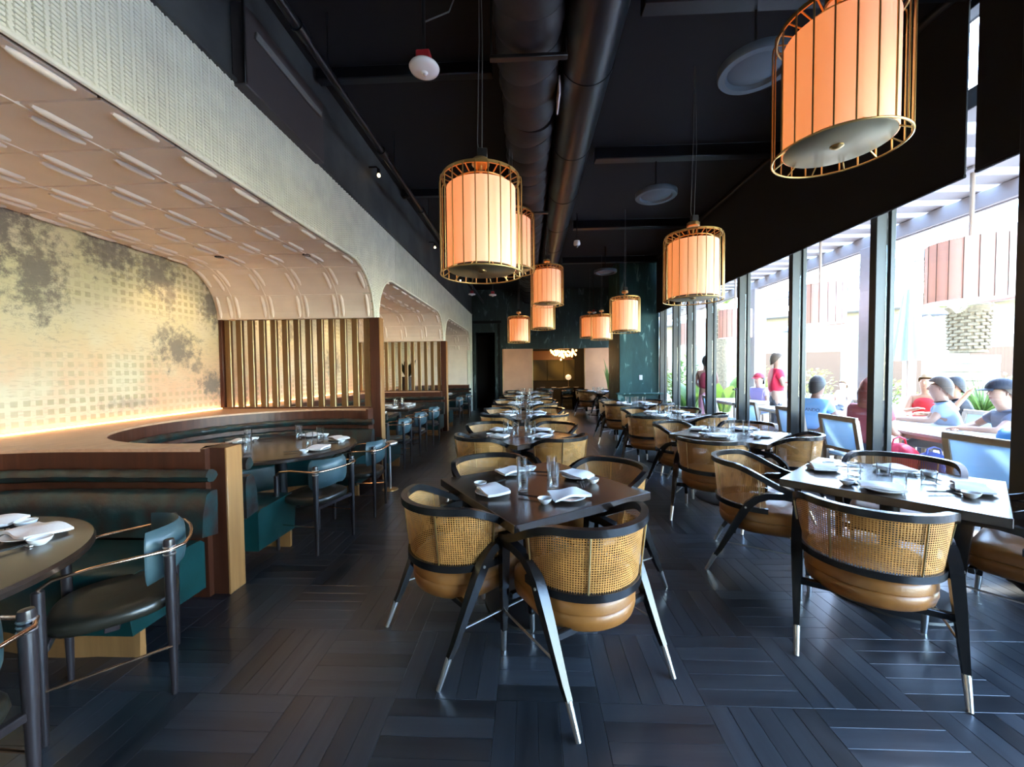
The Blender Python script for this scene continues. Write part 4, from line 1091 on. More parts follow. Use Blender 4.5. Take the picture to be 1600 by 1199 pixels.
for k, xx in enumerate((.55, 1.0, 1.45, 1.9)):
    lay(ME_PLATE, 'dinner_plate', xx, 15.95, .786, 0, 'white plate on the private room table, %s from the left' % ('first', 'second', 'third', 'fourth')[k], 'plate', 'plates in the private room')
T = thing('table_lamp', 'small globe lamp glowing on the private room table', 'lamp', (1.62, 16.3, .786))
b = MB(); b.lathe([(0, 0), (.06, 0), (.06, .012), (.012, .02), (.012, .30), (0, .30)], 20); b.obj('stem', M_BRASS, T, 40)
b = MB(); b.lathe([(0, .29), (.07, .31), (.115, .37), (.12, .42), (.09, .49), (0, .52)], 24); b.obj('globe', mat('globe_glass', (.9, .8, .65), .4, emit=(1, .72, .42), estr=.5), T, 60)
for k, xx in enumerate((.7, 1.5)):
    rod(xx, 15.55, PI/2, 'dark chair at the private room table, %s one' % ('left', 'right')[k], 'chairs at the private room table')
# fern by the right peach panel
T = thing('potted_plant', 'slim green plant in front of the right peach panel', 'plant', (2.85, 14.2, 0))
b = MB(); b.lathe([(0, 0), (.12, 0), (.15, .5), (.155, .52), (.135, .52), (.13, .48), (0, .48)], 24); b.obj('pot', M_BLKMETAL, T, 40)
for k in range(11):
    a = 2*PI*k/11; h = 1.0+.5*random.random(); sp = .12+.12*random.random(); b = MB()
    P_ = [Vector((sp*t*t*math.cos(a), sp*t*t*math.sin(a), .48+h*t)) for t in [i/6 for i in range(7)]]
    b.tube(P_, [.008, .02, .028, .03, .026, .016, .003], 4, flat=(1, .2)); b.obj('leaf', mat('plant_green', (.16, .24, .06), .6) if k == 0 else bpy.data.materials['plant_green'], T, 60)
# plant pot on the second alcove ledge, seen through the far screen
T = thing('potted_plant', 'dark leafy plant in a stone pot on the ledge behind the second slat screen', 'plant', (-3.15, 10.15, LEDGE))
b = MB(); b.lathe([(0, 0), (.10, 0), (.17, .22), (.16, .36), (.13, .36), (.12, .3), (0, .3)], 24); b.obj('pot', mat('stone_pot', (.22, .20, .19), .8), T, 50)
for k in range(14):
    a = 2.4*k; h = .25+.45*random.random(); sp = .25*random.random(); b = MB()
    P_ = [Vector((sp*t*math.cos(a), sp*t*math.sin(a), .3+h*t)) for t in [i/5 for i in range(6)]]
    b.tube(P_, [.006, .02, .045, .05, .03, .004], 4, flat=(1, .15)); b.obj('leaf', mat('dark_leaf', (.02, .035, .015), .5) if k == 0 else bpy.data.materials['dark_leaf'], T, 60)

# ================================================================= PATIO
M_PAVE = mat('pale_patio_stone', (.34, .32, .30), .8, var=.08, vscale=2)
M_PERG = mat('greige_pergola_paint', (.34, .31, .30), .7)
M_ASH = wood('pale_ash_frame', (.38, .31, .24), (.48, .40, .32), .5, 'Z', 1)
M_SLING = mat('light_blue_sling', (.52, .66, .76), .6, bump=.05, bscale=200, transl=.55)
M_TTOP = mat('white_table_laminate', (.52, .51, .50), .35)
b = MB(); b.box((24.0, 12, -.06), (40.6, 44, .10)); GR = struct(b.obj('ground', mat('patio_joint', (.30, .28, .26), .9)))
b = MB(); b.box((0, 0, 0), (.592, .592, .012), .003); mp_ = b.mesh('paving_slab', M_PAVE, 0)
for i in range(9):
    for j in range(20): put('paving_slab', mp_, GR, (4.02+i*.6, 1.2+j*.6, -.006))
# pergola
T = thing('pergola', 'greige timber pergola with wide rafters over the patio', 'pergola', (6.1, 6.0, 0))
for k, (yy) in enumerate((-5.9, -2.3, 1.3, 4.9, 8.5)):
    b = MB(); b.box((0, yy, 1.80), (.30, .30, 3.60), .01); b.obj('post', M_PERG, T)
    b = MB(); b.box((0, yy, .20), (.36, .36, .40), .01); b.obj('post_base', M_PERG, T)
b = MB(); b.box((0, 2.5, 3.70), (.16, 21, .22), .01); b.obj('beam', M_PERG, T)
b = MB(); b.box((0, 2.5, 3.585), (.05, 21, .03), .004); b.obj('cable_tray', M_PERG, T)
b = MB(); b.box((0, 0, 3.90), (2.75, .26, .16), .008); rm = b.mesh('rafter', M_PERG, 0)
for i in range(44): put('rafter', rm, T, (-.90, -7.6+i*.46, 0))
b = MB(); b.box((-2.28, 2.5, 3.78), (.06, 21, .18), .006); b.obj('ledger', M_PERG, T)
# patio lanterns
M_PSH = mat('pink_patio_shade', (.62, .45, .42), .8, emit=(1.0, .50, .36), estr=.42)
for i, (y, lab) in enumerate(((5.0, 'large pale pink drum lamp hanging over the patio, nearest'), (7.45, 'pale pink drum lamp hanging over the patio behind the second upright'), (10.4, 'pale pink drum lamp on the patio half hidden by the window frame'), (13.4, 'far pale pink drum lamp over the patio'))):
    T = thing('drum_lamp', lab, 'lamp', (5.27, y, 2.27), 0, 'pink drum lamps over the patio')
    b = MB(); b.lathe([(.375, 0), (.38, 0), (.38, .70), (.375, .70), (.370, .70), (.370, 0), (.375, 0)], 48); b.obj('shade', M_PSH, T, 50)
    for k in range(20):
        a = 2*PI*k/20; bb = MB(); bb.tube([(.384*math.cos(a), .384*math.sin(a), 0), (.384*math.cos(a), .384*math.sin(a), .70)], .004, 4); bb.obj('rib', M_BLKMETAL, T)
    b = MB(); b.lathe([(0, .02), (.365, .02), (.365, .03), (0, .03)], 40); b.obj('diffuser', M_WHITE, T, 50)
    b = MB(); b.tube([(0, 0, .03), (0, 0, 3.82-2.27)], .022, 10); b.obj('stem', M_ASH, T)
    b = MB(); b.box((0, 0, 3.80-2.27), (.24, .24, .04), .01); b.obj('mount', M_PERG, T)
    b = MB(); b.box((0, 0, .69), (.74, .02, .015)); b.box((0, 0, .69), (.02, .74, .015)); b.obj('spider', M_BLKMETAL, T)
# second canopy with dome pendants
T = thing('far_canopy', 'slender white canopy beam with pendants beyond the pergola', 'canopy', (9.2, 8.5, 0))
for yy in (-5, 1.5, 8):
    b = MB(); b.tube([(0, yy, 0), (0, yy, 4.0)], .12, 16); b.obj('post', M_PERG, T, 60)
b = MB(); b.box((0, 1.5, 4.06), (.2, 15, .14), .01); b.obj('beam', M_PERG, T)
b = MB(); b.box((1.0, 0, 4.16), (2.2, .10, .06), .004); rm2 = b.mesh('louvre', M_PERG, 0)
for i in range(44): put('louvre', rm2, T, (0, -5.6+i*.34, 0))
for i, (x, y, z) in enumerate(((9.2, 7.55, 3.10), (9.2, 9.6, 2.66), (9.2, 14.3, 2.75))):
    T = thing('dome_pendant', 'grey dome pendant under the far canopy, %s from the right' % ('first', 'second', 'third')[i], 'pendant', (x, y, z), 0, 'dome pendants over the far patio')
    b = MB(); b.lathe([(.33, 0), (.325, .04), (.24, .14), (.10, .20), (.02, .22), (.02, .26), (0, .26)], 28); b.lathe([(.32, .005), (.22, .12), (.0, .19)], 28); b.obj('dome', mat('pendant_grey', (.16, .17, .18), .5) if i == 0 else bpy.data.materials['pendant_grey'], T, 50)
    b = MB(); b.tube([(0, 0, .25), (0, 0, 4.0-z)], .012, 6); b.obj('rod', M_BLKMETAL, T)
    b = MB(); b.lathe([(0, -.10), (.06, -.08), (.08, -.03), (.05, .02), (0, .04)], 16); b.obj('bulb', M_WHITE, T, 60)
# patio chair: pale frame, blue sling (front +Y)
def make_patio_chair():
    T = thing('patio_chair', 'x', 'chair')
    for s in (-1, 1):
        b = MB(); b.bar([(s*.25, -.24, 0), (s*.25, -.22, .44), (s*.25, -.30, .88)], .05, .045, up=(0, 1, 0)); b.obj('back_post', M_ASH, T, 30)
        b = MB(); b.bar([(s*.25, .22, 0), (s*.25, .22, .44)], .05, .045, up=(0, 1, 0)); b.obj('front_leg', M_ASH, T, 30)
        b = MB(); b.box((s*.25, 0, .40), (.04, .44, .05), .004); b.obj('side_rail', M_ASH, T)
    b = MB(); b.box((0, -.305, .885), (.55, .04, .06), .006); b.obj('top_rail', M_ASH, T)
    b = MB(); b.box((0, -.235, .50), (.46, .03, .04), .004); b.obj('lower_rail', M_ASH, T)
    b = MB(); b.grid(lambda u, v: ((u-.5)*.45, -.232-.068*v-.012*math.sin(PI*u), .52+.34*v), 8, 6); b.grid(lambda u, v: ((.5-u)*.45, -.238-.068*v-.012*math.sin(PI*u), .52+.34*v), 8, 6); b.obj('back_sling', M_SLING, T, 60)
    b = MB(); b.box((0, 0, .43), (.46, .44, .035), .01); b.obj('seat_sling', M_SLING, T)
    return T
PC = make_patio_chair(); PC_USED = [False]
def pchair(x, y, face, lab):
    rz = face-PI/2
    if not PC_USED[0]:
        PC_USED[0] = True; PC.location = (x, y, 0); PC.rotation_euler = (0, 0, rz); PC['label'] = lab; PC['group'] = 'blue patio chairs'; return
    dup(PC, (x, y, 0), rz, lab, 'blue patio chairs')
pchair(4.03, 3.45, .10, 'blue patio chair right outside the glass by the right column')
pchair(4.02, 4.95, .05, 'blue patio chair outside the glass behind the wide upright')
pchair(4.15, 6.05, .05, 'blue patio chair holding the person in the light blue shirt')
pchair(4.15, 7.15, .0, 'empty blue patio chair behind the far corner of the second window table')
pchair(4.10, 8.55, .0, 'empty blue patio chair left of the person in red')
pchair(5.55, 5.30, PI, 'blue patio chair holding the man who stretches his arm')
pchair(5.55, 4.50, PI, 'blue patio chair holding the man in the dark cap')
pchair(5.6, 7.2, PI, 'empty blue patio chair across the second patio table')
pchair(6.75, 6.95, 3.6, 'blue patio chair holding the woman in red')
pchair(6.4, 5.8, 2.6, 'blue patio chair holding the person in black')
def patio_table(x, y, sx, sy, lab):
    T = thing('patio_table', lab, 'table', (x, y, 0), 0, 'white patio tables')
    b = MB(); b.box((0, 0, .735), (sx, sy, .035), .006); b.obj('top', M_TTOP, T)
    b = MB(); b.box((0, 0, .70), (sx-.08, sy-.08, .05), .004); b.obj('apron', M_ASH, T)
    for a in (-1, 1):
        for c_ in (-1, 1):
            b = MB(); b.box((a*(sx/2-.07), c_*(sy/2-.07), .35), (.07, .07, .70), .004); b.obj('leg', M_ASH, T)
patio_table(4.82, 4.35, .95, 2.7, 'long white patio table in front of the man in the dark cap')
patio_table(4.85, 7.0, .95, 1.9, 'white patio table before the person in the light blue shirt')
patio_table(4.85, 9.4, .9, 1.4, 'white patio table beside the person in red')
# drink cup and phone on the long table
b = MB(); b.lathe([(0, 0), (.032, 0), (.042, .14), (.040, .14), (.031, .01), (0, .01)], 20); o = b.obj('drink_cup', mat('berry_drink', (.18, .06, .12), .2), None, 60, (4.50, 5.25, .753)); tag(o, 'berry coloured drink cup on the long patio table', 'cup')
b = MB(); b.tube([(.01, 0, .02), (-.02, .01, .19)], .004, 6); b.obj('straw', M_WHITE, o)
b = MB(); b.box((0, 0, .006), (.08, .15, .010), .003); o = b.obj('phone', M_BLKMETAL, None, 0, (4.72, 4.60, .753), (0, 0, .6)); tag(o, 'dark phone lying on the long patio table', 'phone')
# bags on chairs: bright pink and red with blue
def sack(name, lab, loc, sx, sy, sz, m, seed):
    r = random.Random(seed); b = MB(); ph = [r.uniform(0, 6) for _ in range(4)]
    def f(u, v):
        a = 2*PI*u; t = PI*(v*.98+.01); w = 1+.14*math.sin(3*a+ph[0])*math.sin(t)+.07*math.sin(7*a+ph[1]+4*t)
        return (sx*math.sin(t)*math.cos(a)*w, sy*math.sin(t)*math.sin(a)*w, sz*(.5-.5*math.cos(t)))
    b.grid(f, 28, 14, True); o = b.obj(name, m, None, 60, loc); tag(o, lab, 'bag')
    b = MB(); b.tube([(-.08, 0, sz*.9), (-.06, 0, sz*1.12), (0, 0, sz*1.2), (.06, 0, sz*1.12), (.08, 0, sz*.9)], .01, 6); b.obj('handle', m, o, 60); return o
M_PINK = mat('pink_cloth', (.62, .03, .18), .6); M_REDC = mat('red_cloth', (.55, .015, .05), .6); M_BLUEC = mat('royal_blue_cloth', (.04, .10, .42), .6)
sack('beach_bag', 'pink bag on the patio chair beside the person in light blue', (4.25, 5.62, .449), .20, .16, .20, M_PINK, 1)
sack('beach_bag', 'red bag on the patio chair behind the wide upright', (4.16, 4.62, .30), .17, .17, .34, M_REDC, 2)
sack('beach_bag', 'blue bag tucked next to the red bag', (4.32, 4.40, .30), .12, .15, .28, M_BLUEC, 3)
b = MB(); b.box((0, 0, .15), (.55, .55, .30), .02); o = b.obj('foot_stool', M_ASH, None, 0, (4.22, 4.55, -.0005)); tag(o, 'low pale stool carrying the red and the blue bag', 'stool')
# closed umbrella
T = thing('closed_umbrella', 'closed light blue patio umbrella behind the wide upright', 'umbrella', (6.75, 7.35, 0))
b = MB(); b.tube([(0, 0, 0), (0, 0, 2.9)], .03, 10); b.obj('pole', M_ASH, T, 60)
b = MB(); b.grid(lambda u, v: ((.07+.13*v)*(1+.22*math.cos(8*2*PI*u))*math.cos(2*PI*u), (.07+.13*v)*(1+.22*math.cos(8*2*PI*u))*math.sin(2*PI*u), 2.85-1.25*v), 64, 6, True); b.obj('canopy', mat('pale_blue_canvas', (.42, .55, .66), .8), T, 50)
b = MB(); b.lathe([(0, 0), (.28, 0), (.28, .06), (.05, .08), (0, .08)], 28); b.obj('base', M_PERG, T, 40)
# ---- garden
M_LEAF = mat('mid_green_leaf', (.11, .19, .03), .5, var=.3, vscale=3, transl=.35); M_LEAF2 = mat('yellow_green_leaf', (.19, .23, .05), .5, var=.2, vscale=3, transl=.35)  # plain leaf greens, the foliage's own colour
M_BARK = mat('palm_bark', (.15, .11, .065), .9, var=.3, vscale=12); M_STONE = mat('cream_stone', (.28, .235, .15), .9, var=.15, vscale=4)
def shrub(x, y, h, r, lab, m, n=420, seed=0, group='shrubs beyond the patio'):
    rr = random.Random(seed+int(x*10)); T = thing('garden_shrub', lab, 'shrub', (x, y, 0), 0, group)
    b = MB()
    for i in range(n):
        a = rr.uniform(0, 2*PI); t = rr.random()**.6; z = h*(.12+.88*rr.random()); q = r*math.sqrt(rr.random())*(1-.45*(z/h)**2)
        c_ = Vector((q*math.cos(a), q*math.sin(a), z)); d = Vector((math.cos(a)+rr.uniform(-.5, .5), math.sin(a)+rr.uniform(-.5, .5), rr.uniform(-.2, .9))).normalized()
        s_ = d.cross(Vector((0, 0, 1))).normalized(); l = rr.uniform(.10, .20); w = l*.28; n_ = s_.cross(d)*.02
        b.poly([tuple(c_), tuple(c_+d*l*.5+s_*w+n_), tuple(c_+d*l), tuple(c_+d*l*.5-s_*w+n_)])
    tag(b.obj('foliage', m, T, 0), kind='stuff')
    b = MB()
    for k in range(5):
        a = 2*PI*k/5; b.tube([(0, 0, 0), (r*.3*math.cos(a), r*.3*math.sin(a), h*.6)], [.02, .008], 5)
    b.obj('stems', M_BARK, T)
SH = [(4.6, 12.6, 1.3, .6, M_LEAF2), (5.4, 14.2, 1.7, .8, M_LEAF), (4.4, 15.6, 1.5, .7, M_LEAF2), (6.4, 15.8, 2.0, .9, M_LEAF), (7.4, 13.6, 1.2, .7, M_LEAF2), (9.5, 17.5, 1.6, 1.0, M_LEAF2), (12.0, 17.5, 1.4, 1.0, M_LEAF2), (12.8, 14.6, 1.0, .7, M_LEAF2), (14.5, 12.6, 1.2, .9, M_LEAF2), (16.5, 10.5, 1.6, 1.2, M_LEAF2)]
NM = ['low yellow-green shrub behind the far window bays', 'mid green shrub behind the far window bays', 'far yellow-green shrub seen past the green pier', 'tall green shrub behind the person in pink', 'low shrub right of the maroon vest', 'shrub behind the person in red', 'shrub left of the stone-collared palm', 'low flowering shrub beside the palm pedestal', 'shrub in front of the cream building', 'shrub at the right end of the cream building']
for i, (x, y, h, r, m) in enumerate(SH): shrub(x, y, h, r, NM[i], m, seed=i)
def big_leaf_plant(x, y, lab, n=7, h=1.7, seed=0):
    rr = random.Random(seed); T = thing('banana_plant', lab, 'plant', (x, y, 0), 0, 'large leaved plants beyond the patio')
    for k in range(n):
        a = 2*PI*k/n+rr.uniform(-.3, .3); L_ = h*rr.uniform(.7, 1.1); b = MB()
        def f(u, v):
            t = v; out = .15+.55*t*t; z = .2+L_*(t-.28*t**3); w = .17*math.sin(PI*min(1, .06+t*.94))**.7
            side = (u-.5)*2*w; return (out*math.cos(a)-side*math.sin(a), out*math.sin(a)+side*math.cos(a), z-.06*abs(u-.5))
        b.grid(f, 4, 10); b.obj('leaf', M_LEAF, T, 60)
    b = MB(); b.tube([(0, 0, 0), (0, 0, .5)], [.08, .05], 10); b.obj('stalk', M_LEAF, T)
big_leaf_plant(4.55, 11.4, 'banana plant behind the far window bays', 7, 1.5, 1)
big_leaf_plant(5.9, 12.2, 'banana plant to the right of the person in the maroon vest', 7, 1.5, 2)
def agave(x, y, z, lab, n=34, L_=.75, seed=0):
    rr = random.Random(seed); T = thing('agave_plant', lab, 'plant', (x, y, z))
    for k in range(n):
        a = 2.399*k; el = .25+1.2*(k/n); l = L_*rr.uniform(.8, 1.1); b = MB(); d = Vector((math.cos(a)*math.cos(el), math.sin(a)*math.cos(el), math.sin(el)))
        b.tube([d*(l*t) for t in (0, .3, .6, 1)], [.03, .035, .022, .002], 4, flat=(1, .35)); b.obj('leaf', M_LEAF, T, 60)
    return T
agave(10.6, 9.7, .35, 'spiky bright green agave behind the patio guests', 40, .95, 4)
b = MB(); b.lathe([(0, 0), (.34, 0), (.42, .36), (.40, .38), (.36, .36), (0, .34)], 28); tag(b.obj('planter_bowl', M_STONE, None, 50, (10.6, 9.7, -.001)), 'stone planter bowl under the agave', 'planter')
def palm(x, y, h, lab, nf=16, L_=2.6, ped=0.0, seed=0, tr=.27):
    rr = random.Random(seed); T = thing('palm_tree', lab, 'palm', (x, y, 0))
    if ped:
        for k in range(int(ped/.26)):
            b = MB(); b.box((0, 0, .13+k*.26), (.95-.012*(k % 2), .95-.012*(k % 2), .252), .02); b.obj('stone_course', M_STONE, T)
    b = MB(); b.lathe([(tr, ped), (tr*.95, h*.6), (tr*1.05, h-.25), (tr*1.35, h), (tr*.8, h+.15), (0, h+.2)], 20); b.obj('trunk', M_BARK, T, 60)
    b = MB()
    for i in range(14):
        zz = h-1.25+i*.10
        if zz < ped: continue
        for k in range(10):
            a = 2*PI*(k+.5*(i % 2))/10; rad_ = tr*(1.0+.12*i/14); M3 = Matrix.Rotation(a, 3, 'Z') @ Matrix.Rotation(-.5, 3, 'Y')
            b.box((rad_*math.cos(a), rad_*math.sin(a), zz), (.05, tr*.5, .10), .01, M3)
    b.obj('boot_scales', M_BARK, T, 30)
    for k in range(nf):
        a = 2*PI*k/nf+rr.uniform(-.15, .15); up = rr.uniform(.15, 1.15); l = L_*rr.uniform(.85, 1.1); b = MB(); S_ = []
        for i in range(11):
            t = i/10; S_.append(Vector((l*(t*math.cos(up)+.12*t*t)*math.cos(a), l*(t*math.cos(up)+.12*t*t)*math.sin(a), h+.1+l*(t*math.sin(up)-.62*t*t))))
        b.tube(S_, [.03*(1-.9*i/10) for i in range(11)], 5)
        for i in range(2, 42):
            t = i/42*10; j = min(9, int(t)); p = S_[j].lerp(S_[j+1], t-j); d = (S_[j+1]-S_[j]).normalized(); sd = d.cross(Vector((0, 0, 1))).normalized()
            ll = .42*math.sin(PI*(.12+.86*i/42)); 
            for s_ in (-1, 1):
                e = p+sd*s_*ll+d*ll*.55-Vector((0, 0, .16*ll)); b.poly([tuple(p), tuple(p.lerp(e, .4)+d*.03), tuple(e), tuple(p.lerp(e, .4)-d*.02)])
        b.obj('frond', M_LEAF2, T, 0)
palm(13.6, 12.9, 3.3, 'palm with a scaly trunk on a cream stone pedestal', 18, 3.0, 1.9, 1, .42)
palm(9.0, 19.0, 4.2, 'palm behind the person in red', 14, 2.6, 0, 2)
palm(7.2, 23.5, 4.4, 'palm seen behind the far window bays', 14, 2.4, 0, 3)
palm(19.0, 9.0, 4.4, 'palm at the right beyond the patio guests', 14, 2.8, 0, 4)
# pale building behind the garden
T = thing('garden_building', 'low cream building with brown doors behind the palms', 'building', (19.0, 21.0, 0), R_(-38))
M_BLD = mat('cream_render', (.25, .22, .15), .9, var=.06, vscale=.6)
b = MB(); b.box((0, 1.5, 2.2), (30, 3.0, 4.4)); b.obj('wall', M_BLD, T)
b = MB(); b.box((0, 1.2, 4.55), (31, 4.2, .3), .02); b.obj('roof', mat('pale_roof', (.26, .24, .21), .9), T)
for k in range(9):
    x = -12.5+k*3.1
    b = MB(); b.box((x, -.02, 1.2), (1.5, .08, 2.3), .01); d_ = b.obj('door', mat('brown_shutter', (.12, .06, .03), .7) if k == 0 else bpy.data.materials['brown_shutter'], T)
    b = MB(); b.box((x, -.05, 3.3), (1.3, .06, .8), .01); w_ = b.obj('window', M_PERG, T)
    b = MB(); b.box((x, -.085, 3.3), (1.15, .02, .66)); b.obj('pane', mat('far_glass', (.30, .36, .38), .1) if k == 0 else bpy.data.materials['far_glass'], w_)

# ================================================================= PEOPLE ON THE PATIO
def skin_mesh(name, joints, edges, m, parent, root=0, sub=1):
    bm = bmesh.new(); lay_ = bm.verts.layers.skin.verify(); vs = []
    for (p, r) in joints:
        v = bm.verts.new(p); v[lay_].radius = (r, r) if not isinstance(r, tuple) else r; vs.append(v)
    for a, b_ in edges: bm.edges.new((vs[a], vs[b_]))
    vs[root][lay_].use_root = True
    me = bpy.data.meshes.new(name); bm.to_mesh(me); bm.free(); me.materials.append(m)
    o = bpy.data.objects.new(name, me); COL.objects.link(o); o.parent = parent
    s = o.modifiers.new('skin', 'SKIN'); s.use_smooth_shade = True
    u = o.modifiers.new('sub', 'SUBSURF'); u.levels = sub; u.render_levels = sub
    return o
SKINS = {}
def cmat(key, col, rough=.7):
    if key not in SKINS: SKINS[key] = mat(key, col, rough)
    return SKINS[key]
def person(label, x, y, face, pose='sit', lean=.0, shirt=('tee_blue', (.30, .45, .65)), sleeve='short', pants=('navy_shorts', (.05, .06, .10)), legs_bare=False,
           skin=('skin_light', (.52, .32, .23)), hair=('hair_brown', (.07, .045, .03)), style='short', hat=None, armL=None, armR=None, head_turn=0.0, sc=1.0, zoff=0.0, group='people on the patio'):
    T = thing('person', label, 'person', (x, y, zoff), face-PI/2, group); T.scale = (sc,)*3
    ms, mh, mk, mp2 = cmat(*shirt), cmat(*hair, .6), cmat(*skin, .55), cmat(*pants)
    if pose == 'sit':
        P = Vector((0, 0, .52)); ch = .50; hipz = .52
    else:
        P = Vector((0, 0, .95)); ch = .50; hipz = .93
    up = Vector((0, math.sin(lean), math.cos(lean)))
    waist = P+up*.16; chest = P+up*.36; neckb = P+up*.50; neck = P+up*.545; 
    hd = Vector((0, math.sin(lean*.4), math.cos(lean*.4)))
    jaw = neck+hd*.085+Vector((0, .022, 0)); skull = neck+hd*.165+Vector((0, .008, 0)); crown = neck+hd*.235
    J = [(P, (.16, .125)), (waist, (.145, .11)), (chest, (.175, .125)), (neckb, (.095, .080)), (neck, .066), (jaw, (.078, .086)), (skull, (.096, .116)), (crown, (.074, .090))]
    E_ = [(0, 1), (1, 2), (2, 3), (3, 4), (4, 5), (5, 6), (6, 7)]
    arms = {}
    for s, arm in ((-1, armL), (1, armR)):
        sh = neckb+Vector((s*.175, 0, -.045))
        if arm is None:
            arm = [Vector((s*.235, .06, 0))+P+up*.20, Vector((s*.17, .30, 0))+P+up*.16] if pose == 'sit' else [Vector((s*.235, .0, 1.17)), Vector((s*.24, .10, .93))]
        el, wr = [Vector(q) for q in arm]
        n = len(J); J += [(sh, .060), (sh.lerp(el, .55), .047), (el, .040), (wr, .027)]
        E_ += [(2, n), (n, n+1), (n+1, n+2), (n+2, n+3)]
        d = (wr-el).normalized(); pal = wr+d*.055; J.append((pal, (.030, .020))); E_.append((n+3, n+4)); pi = n+4
        sd = d.cross(Vector((0, 0, 1))); sd = sd.normalized() if sd.length > .1 else Vector((1, 0, 0)); dn = sd.cross(d).normalized()*.012
        for q, (o_, l_) in enumerate(((-.024, .062), (-.008, .074), (.008, .070), (.024, .055))):
            m0 = len(J); J += [(pal+d*.035+sd*o_, .0095), (pal+d*(.035+l_*.6)+sd*o_*1.1-dn, .0085), (pal+d*(.03+l_)+sd*o_*1.1-dn*2.2, .007)]
            E_ += [(pi, m0), (m0, m0+1), (m0+1, m0+2)]
        m0 = len(J); th = sd*(-s)*.038; J += [(pal+th*.8, .0105), (pal+th*1.25+d*.035, .009)]; E_ += [(pi, m0), (m0, m0+1)]
        arms[s] = (sh, el, wr)
    legs = {}
    for s in (-1, 1):
        hip = Vector((s*.095, 0, hipz-.02))
        if pose == 'sit': kn = Vector((s*.13, .42, .50)); an = Vector((s*.12, .44, .08)); toe = Vector((s*.13, .60, .035))
        else: kn = Vector((s*.10, .02, .50)); an = Vector((s*.10, -.02, .085)); toe = Vector((s*.12, .14, .035))
        n = len(J); J += [(hip, .092), (hip.lerp(kn, .5), .078), (kn, .056), (kn.lerp(an, .4), .056), (an, .038), (toe, .032)]
        E_ += [(0, n), (n, n+1), (n+1, n+2), (n+2, n+3), (n+3, n+4), (n+4, n+5)]; legs[s] = (hip, kn, an)
    body = skin_mesh('body', J, E_, mk, T, 0, 2)
    # shirt
    SJ = [(P+Vector((0, 0, .02)), (.190, .150)), (waist, (.182, .142)), (chest, (.215, .155)), (neckb-up*.01, (.125, .105))]; SE = [(0, 1), (1, 2), (2, 3)]
    if sleeve != 'none':
        for s in (-1, 1):
            sh, el, wr = arms[s]; n = len(SJ); end = sh.lerp(el, .62 if sleeve == 'short' else 1.0)
            SJ += [(sh, .095), (end, .075 if sleeve == 'short' else .052)]; SE += [(2, n), (n, n+1)]
            if sleeve == 'long': SJ.append((wr, .038)); SE.append((n+1, n+2))
    skin_mesh('shirt', SJ, SE, ms, T, 0, 2)
    PJ = [(P+Vector((0, 0, .03)), (.160, .125)), (P-Vector((0, 0, .03)), (.158, .125))]; PE = [(0, 1)]
    for s in (-1, 1):
        hip, kn, an = legs[s]; n = len(PJ); PJ += [(hip, .105), (kn, .072)]; PE += [(1, n), (n, n+1)]
        if not legs_bare: PJ.append((an+Vector((0, 0, .02)), .055)); PE.append((n+1, n+2))
    skin_mesh('trousers', PJ, PE, mp2, T, 0, 1)
    for s in (-1, 1):
        an = legs[s][2]; b = MB(); b.tube([(an.x, an.y-.05, .045), (an.x, an.y+.05, .05), (an.x*1.02, an.y+.17, .04), (an.x*1.02, an.y+.21, .03)], [.046, .048, .044, .02], 8, flat=(.9, 1)); b.obj('shoe', cmat('shoe_white', (.5, .5, .5)), T, 60)
    # head details sit on a turned pivot built into the coordinates
    Rz = Matrix.Rotation(head_turn, 3, 'Z'); hc = skull
    def H(p): return hc+Rz @ Vector(p)
    b = MB(); b.tube([H((0, .088, .015)), H((0, .108, -.012)), H((0, .094, -.028))], [.008, .014, .010], 8); b.obj('nose', mk, T, 60)
    for s in (-1, 1):
        b = MB(); b.tube([H((s*.077, -.005, .02)), H((s*.090, -.012, .005)), H((s*.080, -.004, -.03))], [.008, .016, .008], 8, flat=(1, .6)); b.obj('ear', mk, T, 60)
        b = MB(); b.lathe([(0, -.009), (.009, 0), (0, .009)], 8, tuple(H((s*.030, .086, .012)))); b.obj('eye', cmat('eye_dark', (.03, .025, .02), .3), T, 60)
    b = MB(); b.tube([H((-.024, .082, -.058)), H((0, .090, -.060)), H((.024, .082, -.058))], .006, 6); b.obj('mouth', cmat('lip', (.35, .12, .10)), T, 60)
    # hair: shell round the skull
    b = MB(); nu, nv = 24, 14
    def hs(u, v, k):
        a = 2*PI*u; sn = math.sin(a); tm_ = 1.0 if sn > .55 else (1.0+(.55-sn)/1.55*1.40); t = tm_*v
        r = Vector((.104*k, .124*k, .152*k)); q = Vector((r.x*math.sin(min(t, 1.9))*math.cos(a), r.y*math.sin(min(t, 1.9))*sn-.006, r.z*math.cos(t)))
        return H(q)
    b.grid(lambda u, v: hs(u, v, 1.03), nu, nv, True); b.grid(lambda u, v: hs(1-u, v, .94), nu, nv, True)
    ob = b.obj('hair', mh, T, 60)
    if style == 'long':
        b = MB(); b.tube([H((0, -.06, .05)), H((0, -.085, -.05)), H((0, -.09, -.20)), H((0, -.075, -.36))], [.085, .098, .085, .03], 14, up=(0, 1, 0), flat=(.55, 1.05)); b.obj('long_hair', mh, T, 60)
    if style == 'bun':
        b = MB(); b.lathe([(0, -.04), (.03, -.03), (.042, 0), (.03, .03), (0, .04)], 14, tuple(H((0, -.07, .10)))); b.obj('hair_bun', mh, T, 60)
